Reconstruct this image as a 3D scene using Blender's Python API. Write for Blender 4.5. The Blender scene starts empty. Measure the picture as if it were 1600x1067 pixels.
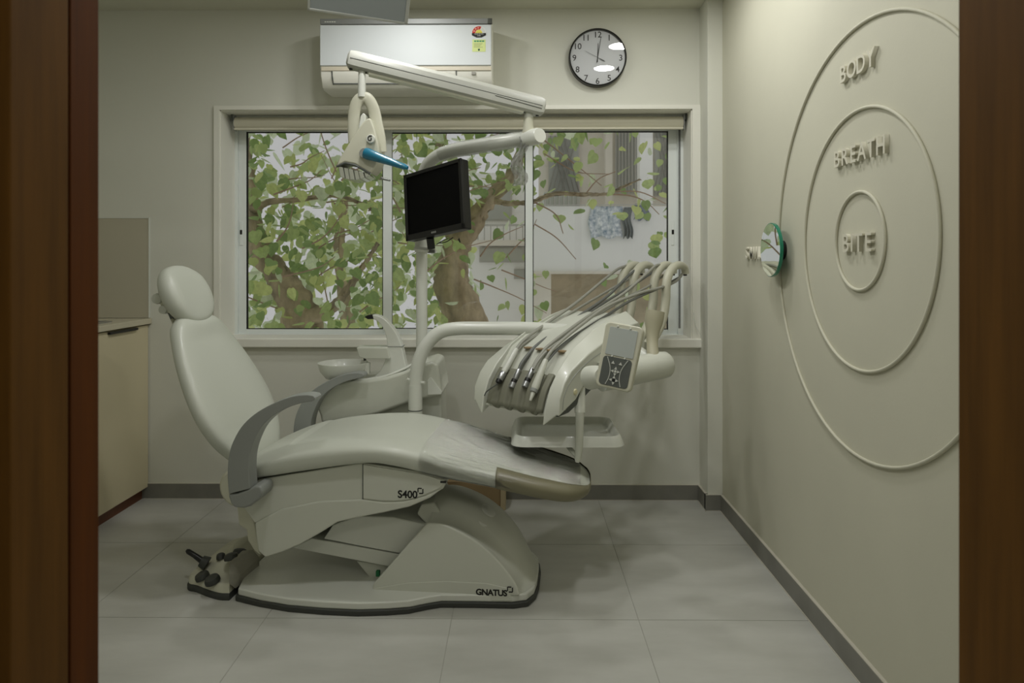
import bpy, bmesh, math, random
from math import sin, cos, pi, radians, sqrt, atan2
from mathutils import Vector, Matrix

scene = bpy.context.scene
col = scene.collection
R = radians

# ------------------------------------------------------------------ camera, world, exposure
F_PX, HOR, YAW, EYE = 1067.0, 409.0, R(0.55), Vector((0.0, 0.0, 1.2))
cam_d = bpy.data.cameras.new('camera')
cam_d.sensor_width = 36.0
cam_d.lens = 36.0 * F_PX / 1600.0
cam_d.shift_y = -(533.5 - HOR) / 1600.0
cam_d.clip_start = 0.02
cam_d.dof.use_dof = True
cam_d.dof.focus_distance = 2.7
cam_d.dof.aperture_fstop = 5.6
cam = bpy.data.objects.new('camera', cam_d)
cam.location = EYE
cam.rotation_euler = (R(90), 0, YAW)
col.objects.link(cam)
scene.camera = cam

world = bpy.data.worlds.new('sky')
scene.world = world
world.use_nodes = True
wn = world.node_tree.nodes
wn['Background'].inputs[0].default_value = (1.0, 1.0, .995, 1)
wn['Background'].inputs[1].default_value = 0.47

vs = scene.view_settings
vs.view_transform = 'Standard'
vs.look = 'None'
vs.exposure = 0.0
vs.gamma = 1.0
vs.use_curve_mapping = False

# ceiling downlights: (x, y, watts); their lamps are built with the fittings below
DOWNLIGHTS = [(0.56, 2.34, 4.7), (0.60, 2.80, 3.0), (-0.50, 2.34, 5.6), (-0.50, 2.80, 3.9), (0.30, 1.50, 4.6), (-0.62, 1.50, 5.0)]  # the doorway pair is unseen, added to light the room
PASSAGE_FILL = 3.2  # watts of the added fill in the passage
LAMP_COLOR = (1.0, 0.995, 0.975)

# ------------------------------------------------------------------ helpers
def ray(px, py):
    cx, cz = (px - 800) / F_PX, (HOR - py) / F_PX
    return Vector((cx * cos(YAW) - sin(YAW), cx * sin(YAW) + cos(YAW), cz))
def at(px, py, Y):
    d = ray(px, py); return EYE + d * (Y / d.y)
def on_floor(px, py, z=0.0):
    d = ray(px, py); return EYE + d * ((z - EYE.z) / d.z)
def at_x(px, py, X):
    d = ray(px, py); return EYE + d * (X / d.x)

class Frame:
    """a thing's own axes: x along it, y to its far side; loc() reads off (x, z) at side distance v"""
    def __init__(s, O, th):
        s.O = Vector(O); s.th = th
        s.ex = Vector((cos(th), sin(th), 0)); s.ey = Vector((-sin(th), cos(th), 0))
    def loc(s, px, py, v):
        d = ray(px, py); t = (s.O + v * s.ey - EYE).dot(s.ey) / d.dot(s.ey)
        p = EYE + d * t - s.O
        return (p.dot(s.ex), p.z)
    def pt(s, px, py, v):
        u, z = s.loc(px, py, v); return Vector((u, v, z))
    def to(s, p):
        q = Vector(p) - s.O; return Vector((q.dot(s.ex), q.dot(s.ey), q.z))

def empty(name, loc=(0, 0, 0), rz=0.0, parent=None):
    o = bpy.data.objects.new(name, None); col.objects.link(o)
    o.empty_display_size = 0.05
    o.location = loc; o.rotation_euler = (0, 0, rz); o.parent = parent
    return o
def tag(o, label=None, cat=None, group=None, kind=None):
    if label: o['label'] = label
    if cat: o['category'] = cat
    if group: o['group'] = group
    if kind: o['kind'] = kind
    return o

class MB:
    def __init__(s): s.v = []; s.f = []
    def add(s, vs_, fs):
        n = len(s.v); s.v += [tuple(p) for p in vs_]; s.f += [tuple(i + n for i in f) for f in fs]; return s
    def box(s, a, b):
        x0, y0, z0 = a; x1, y1, z1 = b
        return s.add([(x0,y0,z0),(x1,y0,z0),(x1,y1,z0),(x0,y1,z0),(x0,y0,z1),(x1,y0,z1),(x1,y1,z1),(x0,y1,z1)],
                     [(3,2,1,0),(4,5,6,7),(0,1,5,4),(1,2,6,5),(2,3,7,6),(3,0,4,7)])
    def prism(s, poly, a, b, axis='y'):
        """poly in the two other axes, extruded from a to b along axis"""
        n = len(poly); mk = {'x': lambda p, t: (t, p[0], p[1]), 'y': lambda p, t: (p[0], t, p[1]), 'z': lambda p, t: (p[0], p[1], t)}[axis]
        V = [mk(p, a) for p in poly] + [mk(p, b) for p in poly]
        return s.add(V, [tuple(range(n)), tuple(range(2*n-1, n-1, -1))] + [(i+n, (i+1) % n + n, (i+1) % n, i) for i in range(n)])
    def loft(s, rings, caps=True, closed=False):
        n = len(rings[0]); m = len(rings); V = [p for r in rings for p in r]; Fc = []
        for j in range(m if closed else m - 1):
            a, b = j * n, ((j + 1) % m) * n
            for i in range(n):
                k = (i + 1) % n; Fc.append((a+i, a+k, b+k, b+i))
        if caps and not closed: Fc += [tuple(range(n-1, -1, -1)), tuple(range((m-1)*n, m*n))]
        return s.add(V, Fc)
    def tube(s, path, r, n=12, caps=True, closed=False, flat=None):
        P = [Vector(p) for p in path]; m = len(P)
        rr = r if isinstance(r, (list, tuple)) else [r] * m
        T = []
        for i in range(m):
            a = P[(i-1) % m] if (closed or i > 0) else P[i]; b = P[(i+1) % m] if (closed or i < m-1) else P[i]
            T.append((b - a).normalized())
        up = Vector((0, 0, 1)) if abs(T[0].z) < .9 else Vector((0, 1, 0))
        nrm = (up - T[0] * up.dot(T[0])).normalized(); rings = []
        for i in range(m):
            nrm = (nrm - T[i] * nrm.dot(T[i])).normalized(); bn = T[i].cross(nrm)
            ra, rb = rr[i] if isinstance(rr[i], (list, tuple)) else (rr[i], rr[i])
            rings.append([P[i] + nrm * (rb * sin(2*pi*k/n)) + bn * (ra * cos(2*pi*k/n)) for k in range(n)])
        return s.loft(rings, caps, closed)
    def lathe(s, prof, n=32, c=(0, 0, 0), axis='z'):
        """prof: (radius, height) list; ends of zero radius close"""
        c = Vector(c); rings = []
        mk = {'z': lambda r, h, t: Vector((r*cos(t), r*sin(t), h)), 'y': lambda r, h, t: Vector((r*cos(t), h, r*sin(t))), 'x': lambda r, h, t: Vector((h, r*cos(t), r*sin(t)))}[axis]
        for r, h in prof: rings.append([c + mk(max(r, 1e-4), h, 2*pi*k/n) for k in range(n)])
        return s.loft(rings, True)
    def build(s, name, mat, parent=None, smooth=40, bevel=0, seg=2, sub=0, loc=None, rot=None):
        me = bpy.data.meshes.new(name); me.from_pydata(s.v, [], s.f)
        bm = bmesh.new(); bm.from_mesh(me); bmesh.ops.recalc_face_normals(bm, faces=bm.faces); bm.to_mesh(me); bm.free()
        if smooth:
            me.polygons.foreach_set('use_smooth', [True] * len(me.polygons))
            me.set_sharp_from_angle(angle=R(smooth))
        me.materials.append(mat)
        o = bpy.data.objects.new(name, me); col.objects.link(o); o.parent = parent
        if loc is not None: o.location = loc
        if rot is not None: o.rotation_euler = rot
        if bevel:
            b = o.modifiers.new('bevel', 'BEVEL'); b.width = bevel; b.segments = seg; b.limit_method = 'ANGLE'; b.angle_limit = R(35); b.use_clamp_overlap = True
            me.polygons.foreach_set('use_smooth', [True] * len(me.polygons)); b.harden_normals = True
        if sub:
            m = o.modifiers.new('subdivision', 'SUBSURF'); m.levels = sub; m.render_levels = sub
        return o

def bez(pts, n=8, closed=False):
    """Catmull-Rom through points (any dimension)"""
    P = [Vector(p) for p in pts]; m = len(P); out = []
    for i in range(m if closed else m - 1):
        p1, p2 = P[i], P[(i+1) % m]
        p0 = P[(i-1) % m] if (closed or i > 0) else p1 * 2 - p2
        p3 = P[(i+2) % m] if (closed or i < m - 2) else p2 * 2 - p1
        for k in range(n):
            t = k / n
            out.append(0.5 * ((2*p1) + (p2-p0)*t + (2*p0-5*p1+4*p2-p3)*t*t + (3*p1-p0-3*p2+p3)*t**3))
    if not closed: out.append(P[-1])
    return out
def lerp_tab(tab, x):
    if x <= tab[0][0]: return tab[0][1]
    for (a, b), (c, d) in zip(tab, tab[1:]):
        if x <= c:
            t = (x - a) / (c - a); t = t*t*(3-2*t) if False else t
            return b + (d - b) * t
    return tab[-1][1]
def smooth_tab(tab, n=8):
    """a smooth curve through (x, y) points, as a dense table"""
    return [(p[0], p[1]) for p in bez([(x, y, 0) for x, y in tab], n)]

def text_mesh(body, size, depth, name, mat, parent=None, weight=0.0, spacing=1.0, align='CENTER', M=None, bevel=0.0):
    cu = bpy.data.curves.new(name, 'FONT'); cu.body = body; cu.size = size; cu.extrude = depth / 2; cu.offset = weight
    cu.space_character = spacing; cu.align_x = align; cu.resolution_u = 4; cu.bevel_depth = bevel
    tmp = bpy.data.objects.new('text_tmp', cu); col.objects.link(tmp)
    bpy.context.view_layer.update()
    dg = bpy.context.evaluated_depsgraph_get()
    me = bpy.data.meshes.new_from_object(tmp.evaluated_get(dg)); me.name = name
    bpy.data.objects.remove(tmp); bpy.data.curves.remove(cu)
    if M is not None: me.transform(M)
    me.materials.clear(); me.materials.append(mat)
    o = bpy.data.objects.new(name, me); col.objects.link(o); o.parent = parent
    return o

# ------------------------------------------------------------------ materials (procedural)
def lin(c):
    return tuple((x/255/12.92 if x/255 <= .04045 else ((x/255+.055)/1.055)**2.4) for x in c)
def mat(name, rgb, rough=.5, metal=0.0, var=0.0, scale=20.0, bump=0.0, bscale=200.0, spec=.5, coat=0.0, stretch=None, sheen=0.0, var2=None):
    m = bpy.data.materials.new(name); m.use_nodes = True
    nt = m.node_tree; b = nt.nodes['Principled BSDF']; c = lin(rgb)
    b.inputs['Base Color'].default_value = (*c, 1); b.inputs['Roughness'].default_value = rough; b.inputs['Metallic'].default_value = metal
    b.inputs['Specular IOR Level'].default_value = spec; b.inputs['Coat Weight'].default_value = coat; b.inputs['Coat Roughness'].default_value = .1
    tc = nt.nodes.new('ShaderNodeTexCoord'); src = tc.outputs['Object']
    if stretch:
        mp = nt.nodes.new('ShaderNodeMapping'); mp.inputs['Scale'].default_value = stretch; nt.links.new(src, mp.inputs[0]); src = mp.outputs[0]
    if var:
        nz = nt.nodes.new('ShaderNodeTexNoise'); nz.inputs['Scale'].default_value = scale; nz.inputs['Detail'].default_value = 6; nz.inputs['Roughness'].default_value = .6
        nt.links.new(src, nz.inputs['Vector'])
        rp = nt.nodes.new('ShaderNodeValToRGB'); e = rp.color_ramp.elements
        e[0].position = .3; e[1].position = .7
        e[0].color = (*[x*(1-var) for x in c], 1); e[1].color = (*[min(1, x*(1+var)) for x in (lin(var2) if var2 else c)], 1)
        nt.links.new(nz.outputs['Fac'], rp.inputs[0]); nt.links.new(rp.outputs[0], b.inputs['Base Color'])
    if bump:
        n2 = nt.nodes.new('ShaderNodeTexNoise'); n2.inputs['Scale'].default_value = bscale; n2.inputs['Detail'].default_value = 3
        nt.links.new(src, n2.inputs['Vector'])
        bp = nt.nodes.new('ShaderNodeBump'); bp.inputs['Strength'].default_value = bump; bp.inputs['Distance'].default_value = .002
        nt.links.new(n2.outputs['Fac'], bp.inputs['Height']); nt.links.new(bp.outputs[0], b.inputs['Normal'])
    return m
def emit(name, rgb, s):
    m = bpy.data.materials.new(name); m.use_nodes = True; nt = m.node_tree
    b = nt.nodes['Principled BSDF']; b.inputs['Base Color'].default_value = (.8, .8, .8, 1)
    b.inputs['Emission Color'].default_value = (*rgb, 1); b.inputs['Emission Strength'].default_value = s
    return m
def clear_glass(name, tint=(1, 1, 1), gloss_rough=0.0, ior=1.5, haze=0.0, boost=1.0, sheer=False):
    """thin clear sheet: what lies behind shows through, with a Fresnel reflection"""
    m = bpy.data.materials.new(name); m.use_nodes = True; nt = m.node_tree; nt.nodes.clear()
    out = nt.nodes.new('ShaderNodeOutputMaterial'); mx = nt.nodes.new('ShaderNodeMixShader'); tr = nt.nodes.new('ShaderNodeBsdfTransparent'); gl = nt.nodes.new('ShaderNodeBsdfGlossy'); fr = nt.nodes.new('ShaderNodeFresnel')
    tr.inputs[0].default_value = (*tint, 1); gl.inputs['Roughness'].default_value = gloss_rough; fr.inputs[0].default_value = ior
    if boost != 1.0:
        mu = nt.nodes.new('ShaderNodeMath'); mu.operation = 'MULTIPLY'; mu.inputs[1].default_value = boost; mu.use_clamp = True
        nt.links.new(fr.outputs[0], mu.inputs[0]); nt.links.new(mu.outputs[0], mx.inputs[0])
    else: nt.links.new(fr.outputs[0], mx.inputs[0])
    nt.links.new(tr.outputs[0], mx.inputs[1]); nt.links.new(gl.outputs[0], mx.inputs[2])
    last = mx
    if haze:
        df = nt.nodes.new('ShaderNodeBsdfTranslucent' if sheer else 'ShaderNodeBsdfDiffuse'); df.inputs[0].default_value = (.85, .86, .84, 1); m2 = nt.nodes.new('ShaderNodeMixShader'); m2.inputs[0].default_value = haze
        nt.links.new(mx.outputs[0], m2.inputs[1]); nt.links.new(df.outputs[0], m2.inputs[2]); last = m2
    nt.links.new(last.outputs[0], out.inputs[0]); return m, nt, gl

WALL = mat('wall_paint', (217, 217, 205), .75, bump=.12, bscale=140, var=.02, scale=1.5)
WALL_R = mat('textured_wall_plaster', (201, 199, 180), .7, bump=.08, bscale=160, var=.03, scale=2.0)
CEIL = mat('ceiling_paint', (208, 207, 190), .8)
REVEAL = mat('white_gloss_paint', (234, 233, 222), .45, bump=.05, bscale=60)
TILE = mat('floor_tile', (180, 180, 172), .33, var=.08, scale=1.6, bump=.03, bscale=30, stretch=(1, 2.6, 1), var2=(190, 190, 183))
GROUT = mat('floor_grout', (166, 165, 156), .8)
SKIRT = mat('skirting_tile', (126, 125, 117), .45, var=.12, scale=7)
GROUT_LINE = mat('pale_sealant', (190, 186, 172), .6)
WOOD = mat('door_frame_walnut', (98, 66, 24), .65, spec=.15, var=.25, scale=3, stretch=(14, 14, .8), bump=.1, bscale=60)
WOOD_RED = mat('door_stop_red_brown_wood', (88, 46, 6), .65, spec=.15, var=.2, scale=3, stretch=(14, 14, .8))
DARK = mat('dark_gap', (16, 14, 10), .8)
ALU = mat('window_aluminium', (232, 237, 234), .42, .0)
GASKET = mat('black_gasket', (18, 18, 14), .7)
BLIND = mat('roller_blind_fabric', (206, 202, 182), .8)
PLASTIC = mat('ivory_enamel', (204, 206, 194), .32, coat=.15)
PLASTIC_W = mat('white_enamel', (214, 216, 207), .3, coat=.15)
PLASTIC_D = mat('warm_ivory_plastic', (200, 199, 180), .4)
VINYL = mat('ivory_upholstery_vinyl', (196, 199, 187), .42, bump=.06, bscale=500, coat=.08)
GREY_P = mat('grey_armrest_plastic', (142, 145, 141), .38)
GREY_D = mat('dark_grey_plastic', (84, 88, 84), .45)
RUBBER = mat('dark_rubber', (58, 60, 56), .55)
BLACK = mat('black_plastic', (18, 18, 17), .35)
SCREEN = mat('dark_screen', (2, 2, 2), .6, spec=.1)
METAL = mat('brushed_steel', (176, 178, 180), .28, .9)
INK = mat('black_print', (22, 22, 20), .6)
SILVER = mat('silver_strip', (140, 142, 140), .5, .4)

# ================================================================== THE ROOM
BACK, RIGHT, LEFT, CEILING, DOOR_Y = 3.455, 0.985, -2.48, 2.478, 0.85
def struct(o): o['kind'] = 'structure'; return o

# floor: grout bed with a tile for every slab
FX0, FX1, FY0, FY1 = -2.6, 1.30, -1.30, 3.50
floor = struct(MB().box((FX0, FY0, -.10), (FX1, FY1, -.0015)).build('floor', GROUT, smooth=0))
TW, TD, JX, JY = .627, .61, .402, 2.903
tile_cache = {}
xi = [JX + TW * i for i in range(-6, 3)]; yi = [JY + TD * i for i in range(-8, 3)]
for i in range(len(xi) - 1):
    for j in range(len(yi) - 1):
        a, b = max(xi[i], FX0) + .0012, min(xi[i+1], FX1) - .0012; c, d = max(yi[j], FY0) + .0012, min(yi[j+1], FY1) - .0012
        if b - a < .02 or d - c < .02: continue
        MB().box((a, c, -.02), (b, d, 0)).build('floor_tile', TILE, floor, smooth=0)

struct(MB().box((LEFT - .1, -1.3, CEILING), (RIGHT + .3, BACK + .25, CEILING + .12)).build('ceiling', CEIL, smooth=0))

# back wall with the window opening
WX0, WX1 = at(344, 300, BACK).x, at(1081, 300, BACK).x
WZ1, WZ0 = at(700, 171.5, BACK).z, at(700, 528, BACK).z
m = MB(); T = BACK + .22
m.box((LEFT - .1, BACK, -.1), (WX0, T, CEILING + .05)); m.box((WX1, BACK, -.1), (RIGHT + .12, T, CEILING + .05))
m.box((WX0, BACK, -.1), (WX1, T, WZ0 - .03)); m.box((WX0, BACK, WZ1), (WX1, T, CEILING + .05))
struct(m.build('wall_back', WALL, smooth=0))
struct(MB().box((RIGHT, -1.3, -.1), (RIGHT + .12, BACK + .05, CEILING + .05)).build('wall_right', WALL_R, smooth=0))
struct(MB().box((LEFT - .1, DOOR_Y, -.1), (LEFT, BACK + .05, CEILING + .05)).build('wall_left', WALL, smooth=0))
COLX, COLY = at(1109.5, 780, 3.31).x, 3.31
struct(MB().box((COLX - .012, COLY, -.05), (RIGHT + .02, BACK + .02, CEILING + .02)).build('wall_column', WALL, smooth=0, bevel=.003))

# skirting
SH = .0755
bb = struct(MB().box((-1.92, BACK - .012, .0), (COLX - .012, BACK + .01, SH)).build('baseboard_back', SKIRT, bevel=.001))
MB().box((-1.92, BACK - .0115, SH), (COLX - .012, BACK + .005, SH + .0025)).build('sealant_line', GROUT_LINE, bb)
MB().box((-1.90, BACK - .0155, 0), (COLX - .02, BACK - .011, .002)).build('sealant_line', GROUT_LINE, bb)
m = MB(); m.box((COLX - .024, COLY - .012, 0), (RIGHT - .008, COLY + .01, SH)); m.box((COLX - .024, COLY - .004, 0), (COLX - .010, BACK - .012, SH))
bb = struct(m.build('baseboard_column', SKIRT))
m = MB(); m.box((COLX - .0235, COLY - .0115, SH), (RIGHT - .008, COLY + .005, SH + .0025)); m.box((COLX - .0235, COLY - .004, SH), (COLX - .011, BACK - .012, SH + .0025)); m.box((COLX - .027, COLY - .0155, 0), (RIGHT - .012, COLY - .011, .002)); m.box((COLX - .0275, COLY - .0155, 0), (COLX - .0235, BACK - .012, .002)); m.build('sealant_line', GROUT_LINE, bb)
bb = struct(MB().box((RIGHT - .012, DOOR_Y, 0), (RIGHT + .01, COLY - .012, SH)).build('baseboard_right', SKIRT, bevel=.001))
MB().box((RIGHT - .0115, DOOR_Y, SH), (RIGHT + .005, COLY - .012, SH + .0025)).build('sealant_line', GROUT_LINE, bb)
MB().box((RIGHT - .0155, DOOR_Y, 0), (RIGHT - .011, COLY - .012, .002)).build('sealant_line', GROUT_LINE, bb)

# doorway partition with timber frame
PY0, PY1 = .66, .845
XL, XR = at(155, 500, DOOR_Y).x, at(1497, 500, DOOR_Y).x
m = MB(); m.box((LEFT - .1, .70, -.1), (XL - .045, PY1 - .01, CEILING + .05)); m.box((XR + .045, .70, -.1), (RIGHT + .05, PY1 - .01, CEILING + .05)); m.box((XL - .05, .70, 2.16), (XR + .05, PY1 - .01, CEILING + .05))
struct(m.build('wall_front', WALL, smooth=0))
door = struct(empty('door_1', (0, .75, 0)))
def dpart(name, a, b, mt, bv=.002): return MB().box(a, b).build(name, mt, door, bevel=bv, loc=(0, -.75, 0))
xs = at(115, 500, .80).x
dpart('jamb', (XL - .05, .795, 0), (XL, PY1 + .005, 2.12), WOOD_RED)
dpart('groove', (XL - .05, .775, 0), (XL - .012, .80, 2.12), DARK)
dpart('jamb', (XL - .05, .690, 0), (XL + .008, .780, 2.12), WOOD)
dpart('architrave', (XL - .16, .655, 0), (XL - .02, .698, 2.2), WOOD)
dpart('jamb', (XR, .690, 0), (XR + .05, PY1 + .005, 2.12), WOOD)
dpart('architrave', (XR + .012, .655, 0), (XR + .16, .698, 2.2), WOOD)
dpart('door_head', (XL - .05, .690, 2.12), (XR + .05, PY1 + .005, 2.17), WOOD)

# the passage the photograph is taken from
m = MB(); m.box((-1.7, -1.3, -.1), (-1.6, .70, CEILING + .05)); struct(m.build('wall_passage_left', WALL, smooth=0))
m = MB(); m.box((LEFT - .1, -1.4, -.1), (RIGHT + .2, -1.3, CEILING + .05)); struct(m.build('wall_passage_rear', WALL, smooth=0))

# ---------------------------------------------------------------- window
win = struct(empty('window_1', (0, BACK + .17, WZ0)))
def wbox(m, x0, x1, z0, z1, y0, y1): return m.box((x0, y0 - win.location.y, z0 - WZ0), (x1, y1 - win.location.y, z1 - WZ0))
WY = BACK + .17                        # inner face of the aluminium
X = lambda px, Y=WY: at(px, 300, Y).x
Z = lambda py, Y=WY: at(700, py, Y).z
# plaster lining round the opening, standing a little proud of the wall
m = MB(); e = .012
for (a, b, c, d) in ((WX0 - .028, WX0, WZ0 - .03, WZ1), (WX1, WX1 + .05, WZ0 - .03, WZ1)): wbox(m, a, b, c, d, BACK - e, BACK + .002)
wbox(m, WX0 - .028, WX1 + .05, WZ1, WZ1 + .02, BACK - e, BACK + .002)
m.build('reveal_trim', REVEAL, win, smooth=0)
m = MB(); wbox(m, WX0, WX0 + .004, WZ0, WZ1, BACK, T); wbox(m, WX1 - .004, WX1, WZ0, WZ1, BACK, T); wbox(m, WX0, WX1, WZ1 - .004, WZ1, BACK, T)
m.build('reveal_lining', REVEAL, win, smooth=0)
m = MB(); wbox(m, WX0 - .028, WX1 + .05, Z(543.5, BACK - .03), WZ0, BACK - .03, T); m.build('window_sill', REVEAL, win, bevel=.006, seg=3)
# outer aluminium frame
fx0, fx1, fz0, fz1 = WX0, WX1, WZ0 + .004, WZ1
m = MB()
wbox(m, X(366), X(371), fz0, fz1, WY, WY + .05); wbox(m, X(1059), X(1071), fz0, fz1, WY - .005, WY + .05)
wbox(m, fx0, fx1, fz0, Z(523), WY - .012, WY + .05); wbox(m, fx0, fx1, Z(183), fz1, WY, WY + .05)
m.build('outer_frame', ALU, win, bevel=.002)
m = MB(); wbox(m, X(1060), X(1061.3), fz0 + .03, fz1 - .03, WY - .006, WY); wbox(m, X(1062), X(1062.9), fz0 + .03, fz1 - .03, WY - .006, WY)
m.build('track_slot', GASKET, win, smooth=0)
GLASS, _, _ = clear_glass('window_glass', (.985, .99, .985))
def sash(pl, gl, gr, pr, yo, lock=None, side=1):
    r = empty('window_sash', parent=win); y0 = WY + yo; zt, zg, zb = Z(186), Z(204.5), Z(515)
    m = MB(); wbox(m, X(pl), X(gl), Z(523), zt, y0, y0 + .022); wbox(m, X(gr), X(pr), Z(523), zt, y0, y0 + .022)
    wbox(m, X(gl), X(gr), Z(523), zb, y0, y0 + .022); wbox(m, X(gl), X(gr), zg, zt, y0, y0 + .022)
    r2 = m.build('sash_frame', ALU, r, bevel=.002)
    m = MB(); g = .0045
    wbox(m, X(gl), X(gl) + g, zb, zg, y0 + .004, y0 + .02); wbox(m, X(gr) - g, X(gr), zb, zg, y0 + .004, y0 + .02); wbox(m, X(gl), X(gr), zb, zb + g*.8, y0 + .004, y0 + .02); wbox(m, X(gl), X(gr), zg - g, zg, y0 + .004, y0 + .02)
    m.build('gasket', GASKET, r, smooth=0)
    m = MB(); wbox(m, X(gl), X(gr), zb, zg, y0 + .010, y0 + .014); m.build('pane', GLASS, r, smooth=0)
    if lock:
        m = MB(); wbox(m, X(lock) - .008, X(lock) + .008, Z(383), Z(345), y0 - .004, y0 + .001); m.build('latch_plate', ALU, r, bevel=.002)
        m = MB(); wbox(m, X(lock) - .006, X(lock) + .006, Z(366), Z(359), y0 - .006, y0 - .003); m.build('latch', BLACK, r, bevel=.001)
sash(371, 383, 597.5, 611, .014, 375.5)
sash(597, 609, 821, 833, .040)
sash(821, 832.5, 1045, 1059, .014, 1052)

# ---------------------------------------------------------------- ceiling downlights
LAMP_FACE = emit('lamp_diffuser', (1, .96, .86), 4.0)
for i, (x, y, w) in enumerate(DOWNLIGHTS):
    r = empty('downlight', (x, y, CEILING))
    side = 'right wall' if x > 0 else 'middle of the room'
    row = 'nearest the window' if y > 2.6 else ('in the middle row' if y > 2 else 'added nearest the doorway')
    tag(r, 'round recessed ceiling downlight towards the %s, %s' % (side, row), 'downlight', 'ceiling downlights')
    MB().lathe([(.066, -.004), (.076, -.006), (.080, -.003), (.080, 0), (.066, 0)], 32).build('trim_ring', REVEAL, r)
    MB().lathe([(0, -.0025), (.066, -.0025), (.066, 0), (0, 0)], 32).build('diffuser', LAMP_FACE, r)
    l = bpy.data.lights.new('downlight_lamp', 'AREA'); l.shape = 'DISK'; l.size = .13; l.energy = w; l.color = LAMP_COLOR
    lo = bpy.data.objects.new('downlight_lamp', l); col.objects.link(lo); lo.parent = r; lo.location = (0, 0, -.008)

pl = empty('passage_fill_panel', (0, -.45, CEILING)); tag(pl, 'square fill light panel added in the passage outside the doorway', 'ceiling light')  # unseen panel, added as front fill through the doorway
MB().box((-.30, -.30, -.012), (.30, .30, 0)).build('panel_frame', REVEAL, pl, bevel=.002)
MB().box((-.285, -.285, -.014), (.285, .285, -.011)).build('diffuser', LAMP_FACE, pl, smooth=0)
l = bpy.data.lights.new('fill_panel_lamp', 'AREA'); l.shape = 'SQUARE'; l.size = .56; l.energy = PASSAGE_FILL; l.color = LAMP_COLOR
lo = bpy.data.objects.new('fill_panel_lamp', l); col.objects.link(lo); lo.parent = pl; lo.location = (0, 0, -.018)

# ================================================================== DENTAL CHAIR
C = Frame((-.5, 2.6, 0), R(-5))
chair = empty('dental_chair', C.O, C.th)
tag(chair, 'ivory reclining dental chair with grey curved armrests and S400 on its side', 'dental chair')
def trace(pts, v, fr=C): return [fr.loc(x, y, v) for x, y in pts]
def dense(poly, n=5): return [(p[0], p[1]) for p in bez([(a, b, 0) for a, b in poly], n)]
def sup(t, n): return (1 if t >= 0 else -1) * abs(t) ** (2.0 / n)

# --- base plate with rubber edge
half = [(-.505, 0), (-.503, -.08), (-.495, -.16), (-.476, -.232), (-.38, -.263), (-.266, -.286), (-.14, -.294), (-.0175, -.2926), (.08, -.277), (.151, -.259), (.21, -.226), (.251, -.208), (.36, -.199), (.4955, -.1905), (.545, -.172), (.568, -.125), (.575, -.06)]
def plan(g): 
    h = [(u + (g if u > .2 else -g) * (1 if abs(u) > .45 else 0), v - g if v < -.15 else v) for u, v in half]
    return h + [(u, -v) for u, v in reversed(h[1:])] if True else h
MB().prism(plan(.0), .018, .044, 'z').build('base_plate', PLASTIC_W, chair, bevel=.006, seg=3)
MB().prism(plan(.007), .0, .020, 'z').build('rubber_edge', RUBBER, chair, bevel=.005, seg=2)

# --- pedestal cover
VS = -.193
ze = smooth_tab([C.loc(x, y, VS) for x, y in [(668, 817), (700, 822), (750, 850), (790, 890), (813, 925), (824, 944)]])
zc = smooth_tab([(.205, .338), (.25, .340), (.30, .330), (.36, .306), (.42, .267), (.48, .205), (.53, .125), (.572, .045)])
u0, u1 = ze[0][0], .575
rings = []
for i in range(32):
    f = 1 - (1 - i / 31) ** 1.5
    u = u0 + (.572 - u0) * f; c = max(lerp_tab(zc, u), .050); a = min(max(lerp_tab(ze, u) - .004, .046), c - .003)
    side = .187 if u < .50 else .187 - .095 * ((u - .50) / .072) ** 2
    hump = [(1, .043), (1, .043 + (a - .043) * .55), (1, a - .002), (.85, a + .001), (.70, a + (c - a) * .10), (.59, a + (c - a) * .42), (.46, a + (c - a) * .82), (.24, c), (0, c + .001)]
    rings.append([(u, -v * side, z) for v, z in hump] + [(u, v * side, z) for v, z in reversed(hump[:-1])])
ped = MB().loft(rings).build('pedestal_cover', PLASTIC, chair, smooth=50)
cheek = trace([(582, 937), (582, 914), (606, 887), (666, 818.5), (669, 817)], VS) + [p for p in ze[1:] if u0 + .01 < p[0] < .520]
zz = cheek[-1]; cheek += [(zz[0] + .008, .0435)]
for s in (-1, 1): MB().prism(cheek, s * abs(VS), s * .170, 'y').build('pedestal_side', PLASTIC, ped, bevel=.007, seg=3)
# lower fold line of the side, a shallow proud panel
lowp = trace([(583, 935), (584, 919), (640, 910), (700, 908), (760, 911), (795, 919), (800, 938.5), (700, 938.5)], VS)
MB().prism(lowp, VS - .0022, VS + .004, 'y').build('lower_panel', PLASTIC, ped, bevel=.0018)
p = C.pt(709.5, 933, VS - .003); MB().box((p.x - .003, VS - .0035, p.z - .009), (p.x + .003, VS, p.z + .009)).build('key_slot', BLACK, ped)
TXT = Matrix(((1, 0, 0, 0), (0, 0, -1, 0), (0, 1, 0, 0), (0, 0, 0, 1)))     # text plane -> facing -y
def put(u, v, z): return Matrix.Translation((u, v, z)) @ TXT
a, b = C.loc(746.5, 928.5, VS), C.loc(789.5, 928.5, VS)
text_mesh('GNATUS', .0290, .0006, 'lettering', INK, ped, weight=.0011, spacing=.93, M=put((a[0] + b[0]) / 2, VS - .0027, a[1]))
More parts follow.
